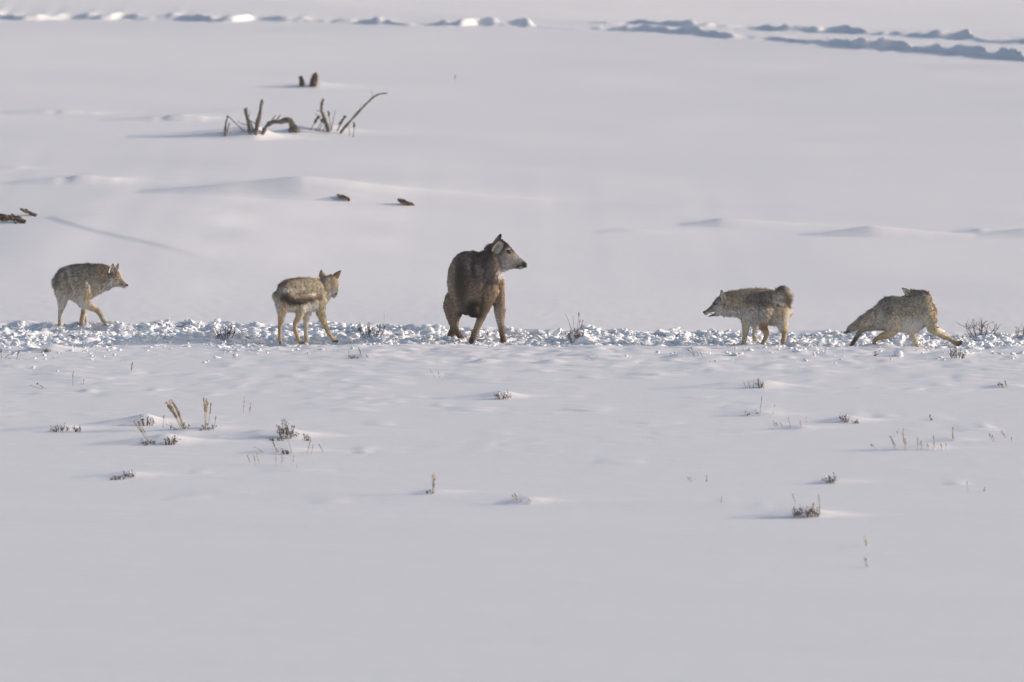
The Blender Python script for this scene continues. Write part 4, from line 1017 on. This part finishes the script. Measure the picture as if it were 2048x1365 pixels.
grass(1382, 965, [(1382, 964, 1376, 956, .3), (1383, 964, 1381, 955, .3), (1386, 964, 1390, 960, .3)], 'small pale fan of twigs in the middle foreground', M_PALE, 51)
grass(1732, 1094, [(1734, 1093, 1730, 1077, .9)], 'curved stub of grass in the lower right, upper of two', M_PALE, 52, thick=1.6)
grass(1732, 1136, [(1734, 1135, 1731, 1120, .9)], 'pointed stub of grass in the lower right, lower of two', M_PALE, 53, thick=1.6)
grass(147, 772, [(146, 772, 147, 744, .6), (165, 770, 160, 762, 0), (167, 770, 168, 760, .2)], 'slim brown stalk on the snow below the left-most coyote', M_GRASS, 54)
grass(80, 777, [(98, 778, 60, 771, 0), (90, 777, 74, 768, 0.1), (96, 778, 82, 772, 0)], 'flat forked twig lying left of the slim brown stalk', M_STEM, 55, 'fallen_twig', 'twig', 'bare twigs on the snow')
grass(263, 742, [(263, 741, 265, 726, .8)], 'short thick stalk right of and above the slim brown stalk', M_STEM, 56)
grass(20, 718, [(3, 717, 2, 700, .3), (33, 718, 38, 702, .5), (30, 718, 15, 717, 0), (8, 717, 20, 708, 0)], 'reddish twigs at the left edge just in front of the track', M_RED, 57, 'bare_twigs', 'twigs', 'bare twigs on the snow', 1.3)
sage(95, 705, 16, 7, 'small dark sage tip beside the flat snow lump at the left', 4, 58, 0, (M_STEM, M_STEM))
sage(708, 718, 16, 7, 'reddish low sage bit left of a short leaning stem, in front of the track', 4, 59, 0.2, (M_RED, M_RED))
grass(722, 716, [(724, 715, 717, 697, .5), (698, 716, 697, 700, 0), (737, 716, 732, 711, .8)], 'short leaning stem in front of the track left of the deer', M_RED, 60)
grass(868, 757, [(871, 756, 860, 739, .3), (880, 756, 877, 745, .4), (892, 756, 890, 742, 0)], 'faint thin twigs on the snow below and left of the deer', M_PALE, 61)
grass(1385, 715, [(1393, 714, 1374, 699, .2), (1390, 713, 1382, 696, .2), (1397, 713, 1395, 702, 0), (1406, 715, 1399, 700, 0)], 'reddish leaning twigs in front of the track below the snarling coyote head', M_RED, 62, 'bare_twigs', 'twigs', 'bare twigs on the snow')
grass(1475, 712, [(1458, 711, 1456, 693, .2), (1470, 712, 1469, 696, .4), (1491, 713, 1494, 697, .3), (1487, 713, 1491, 700, .2)], 'short thin stems in front of the snarling coyote front feet', M_PALE, 63)
grass(1785, 725, [(1783, 725, 1779, 712, .5), (1788, 724, 1787, 710, .2)], 'faint stems below the belly of the lunging coyote', M_PALE, 64)
sage(1751, 713, 8, 6, 'single dark sage speck left of the lone snow ball', 2, 65)
grass(910, 161, [(910, 161, 910, 152, .5)], 'tiny lone twig far back on the snow above the deer', M_STEM, 66, thick=2)
grass(567, 652, [(567, 654, 569, 636, 0)], 'hair thin twig on the far lip by the rear-view coyote', M_PALE, 67)
grass(768, 655, [(768, 656, 768, 628, 0)], 'hair thin upright twig above the snow dusted sage clump', M_PALE, 68)

# ------------------------------------------------------------------ dead wood far behind
def branch(pts, r0, r1, label, m=M_WOOD, cap=False, seed=0, name='dead_branch', cat='branch', group='dead branches sticking out of the far snow'):
    g = hit(*pts[0][:2])
    Yc = g[1]
    P = np.array([at(p[0], p[1], Yc + (p[2] if len(p) > 2 else 0)) for p in pts])
    P[0] = g
    n = len(P)
    tt = np.linspace(0, n - 1, (n - 1) * 5 + 1)
    Q = np.stack([catmull(P[:, j], tt) for j in range(3)], 1)
    r = np.random.default_rng(300 + seed)
    Q[0, 2] -= 0.03
    rad = 0.84 * np.linspace(r0, r1, len(Q)) * r.uniform(0.85, 1.15, len(Q))
    V_, F_ = tube(Q, rad, 8)
    V_ = V_ + r.normal(scale=r1 * 0.16, size=V_.shape)
    root = empty(name, tuple(g), label, cat, group)
    link('wood', mesh_np('wood', V_ - g, F_), m, root)
    tl = np.linalg.norm(P[-1] - P[0])
    if tl > 0.35:
        for q in (0.3, 0.55):
            c = Q[int(q * (len(Q) - 1))]
            e = c + np.array([r.normal() * 0.12, r.normal() * 0.06, r.uniform(0.04, 0.16)])
            link('twig', mesh_np('twig', *tube([c - g, (c + e) / 2 + r.normal(size=3) * 0.012 - g, e - g], (r1 * 0.35, r1 * 0.15), 5)), m, root)
    if cap:
        V2, F2 = tube(Q[3:-4] + [0, 0, r0 * 0.7], (r0 * 0.55, r0 * 0.5), 8)
        link('snow_cap', mesh_np('snow_cap', V2 - g, F2), M_SNOW, root)
    return root
branch([(450, 272), (451, 250), (456, 231)], .022, .014, 'short crooked stick, left-most of the far dead branches', seed=1)
branch([(490, 264), (472, 248), (456, 232)], .010, .008, 'thin twig slanting down from the left-most crooked stick', seed=2)
branch([(454, 264), (459, 246)], .014, .008, 'short faint stick beside the left-most crooked stick', seed=3)
branch([(501, 266), (495, 240), (491, 217)], .034, .026, 'medium stick leaning left, beside the thick upright one', seed=4)
branch([(508, 262), (502, 248), (496, 236)], .016, .012, 'thin stick crossing between two thick sticks of the left group', seed=5)
branch([(511, 268), (518, 236), (525, 200)], .046, .032, 'thick upright stick with a blunt top in the left far group', seed=6)
branch([(525, 268), (534, 252), (548, 244), (565, 243), (578, 240)], .03, .05, 'pale arched root curving over the snow, topped with snow', cap=True, seed=7)
branch([(594, 264), (586, 250), (577, 240), (566, 239)], .07, .03, 'dark stump end right of the pale arched root', seed=8)
branch([(580, 265), (581, 250), (579, 236)], .03, .02, 'short dark knob behind the arched root', seed=9)
branch([(658, 263), (650, 240), (643, 218), (647, 198)], .045, .024, 'thick bent stick leaning left in the right far group', seed=10)
branch([(679, 268), (710, 232), (742, 199), (758, 189), (775, 187)], .028, .012, 'long curved branch reaching up to the right, longest of all', seed=11)
grass(628, 259, [(620, 259, 638, 234, .5), (632, 260, 645, 240, .2), (638, 261, 650, 243, .2), (646, 262, 652, 250, .2)], 'thin straws leaning right at the foot of the thick bent stick', M_BROWN, 70, thick=3)
grass(668, 264, [(664, 262, 657, 226, .2), (662, 262, 671, 220, 0), (674, 263, 690, 234, .3), (673, 264, 684, 240, .4), (700, 272, 697, 255, 0), (706, 275, 709, 248, 0.2)], 'thin straws between the thick bent stick and the long curved branch', M_BROWN, 71, thick=3)
branch([(604, 168), (603, 160), (600, 153)], .07, .035, 'small dark stump top, left of a larger one, high on the far snow', M_BROWN, seed=12, name='stump', cat='stump', group='stump tops on the far snow')
branch([(626, 170), (628, 161), (631, 152), (634, 150)], .09, .06, 'larger dark stump top, right one of two, high on the far snow', M_BROWN, seed=13, name='stump', cat='stump', group='stump tops on the far snow')

def tuft(px, py, lpx, wpx, ang, label, seed, n=70):
    """patch of dead brush lying on the slope"""
    r = np.random.default_rng(700 + seed)
    g = hit(px, py); ppm = F_PX / (g[1] + CAM_D)
    root = empty('dead_brush', tuple(g), label, 'dead brush', 'dead brush showing through the hill snow')
    L = []
    for _ in range(n):
        u = r.uniform(-0.5, 0.5); v = r.normal() * 0.22 * (1 - abs(u) * 1.3)
        c = np.array([u * 1.25 * lpx * math.cos(R(ang)) / ppm, r.normal() * 0.10, (-u * 1.25 * lpx * math.sin(R(ang)) + v * wpx * 1.2) / ppm + 0.02])
        e = c + np.array([-0.05, r.normal() * 0.03, 0.025]) * r.uniform(0.6, 1.5)
        L.append(tube([c, (c + e) / 2, e], (0.017, 0.006), 4))
    link('twig', mesh_np('twig', *merge(L), False), M_BROWN, root)
tuft(12, 441, 44, 12, 18, 'brown brush patch at the left edge of the hill', 1)
tuft(41, 445, 30, 11, 26, 'brown brush patch just right of the one at the left edge', 2)
tuft(63, 431, 30, 5, 26, 'thin brown brush streak above the two brush patches on the left hill', 3, 40)
tuft(690, 399, 17, 6, 20, 'faint brown brush patch on the crest of the middle drift', 4, 40)
tuft(816, 410, 26, 7, 22, 'dark brown brush patch on the right end of the middle drift', 5, 60)

# ------------------------------------------------------------------ thin winter haze over the flat
hz = bpy.data.meshes.new('haze')
x0, x1, y0, y1, z0, z1 = -3100, 3100, -360, 3700, -2.6, 8.0
hv = [(x0, y0, z0), (x1, y0, z0), (x1, y1, z0), (x0, y1, z0), (x0, y0, z1), (x1, y0, z1), (x1, y1, z1), (x0, y1, z1)]
hz.from_pydata(hv, [], [(0, 3, 2, 1), (4, 5, 6, 7), (0, 1, 5, 4), (1, 2, 6, 5), (2, 3, 7, 6), (3, 0, 4, 7)])
hm = bpy.data.materials.new('haze'); hm.use_nodes = True
ht = hm.node_tree
for n_ in list(ht.nodes):
    if n_.type == 'BSDF_PRINCIPLED': ht.nodes.remove(n_)
pv = ht.nodes.new('ShaderNodeVolumePrincipled')
pv.inputs['Color'].default_value = (0.93, 0.95, 1.0, 1)
pv.inputs['Density'].default_value = 0.0004
ht.links.new(pv.outputs[0], [n_ for n_ in ht.nodes if n_.type == 'OUTPUT_MATERIAL'][0].inputs['Volume'])
hm.cycles.homogeneous_volume = True
tag(link('haze', hz, hm), kind='stuff')
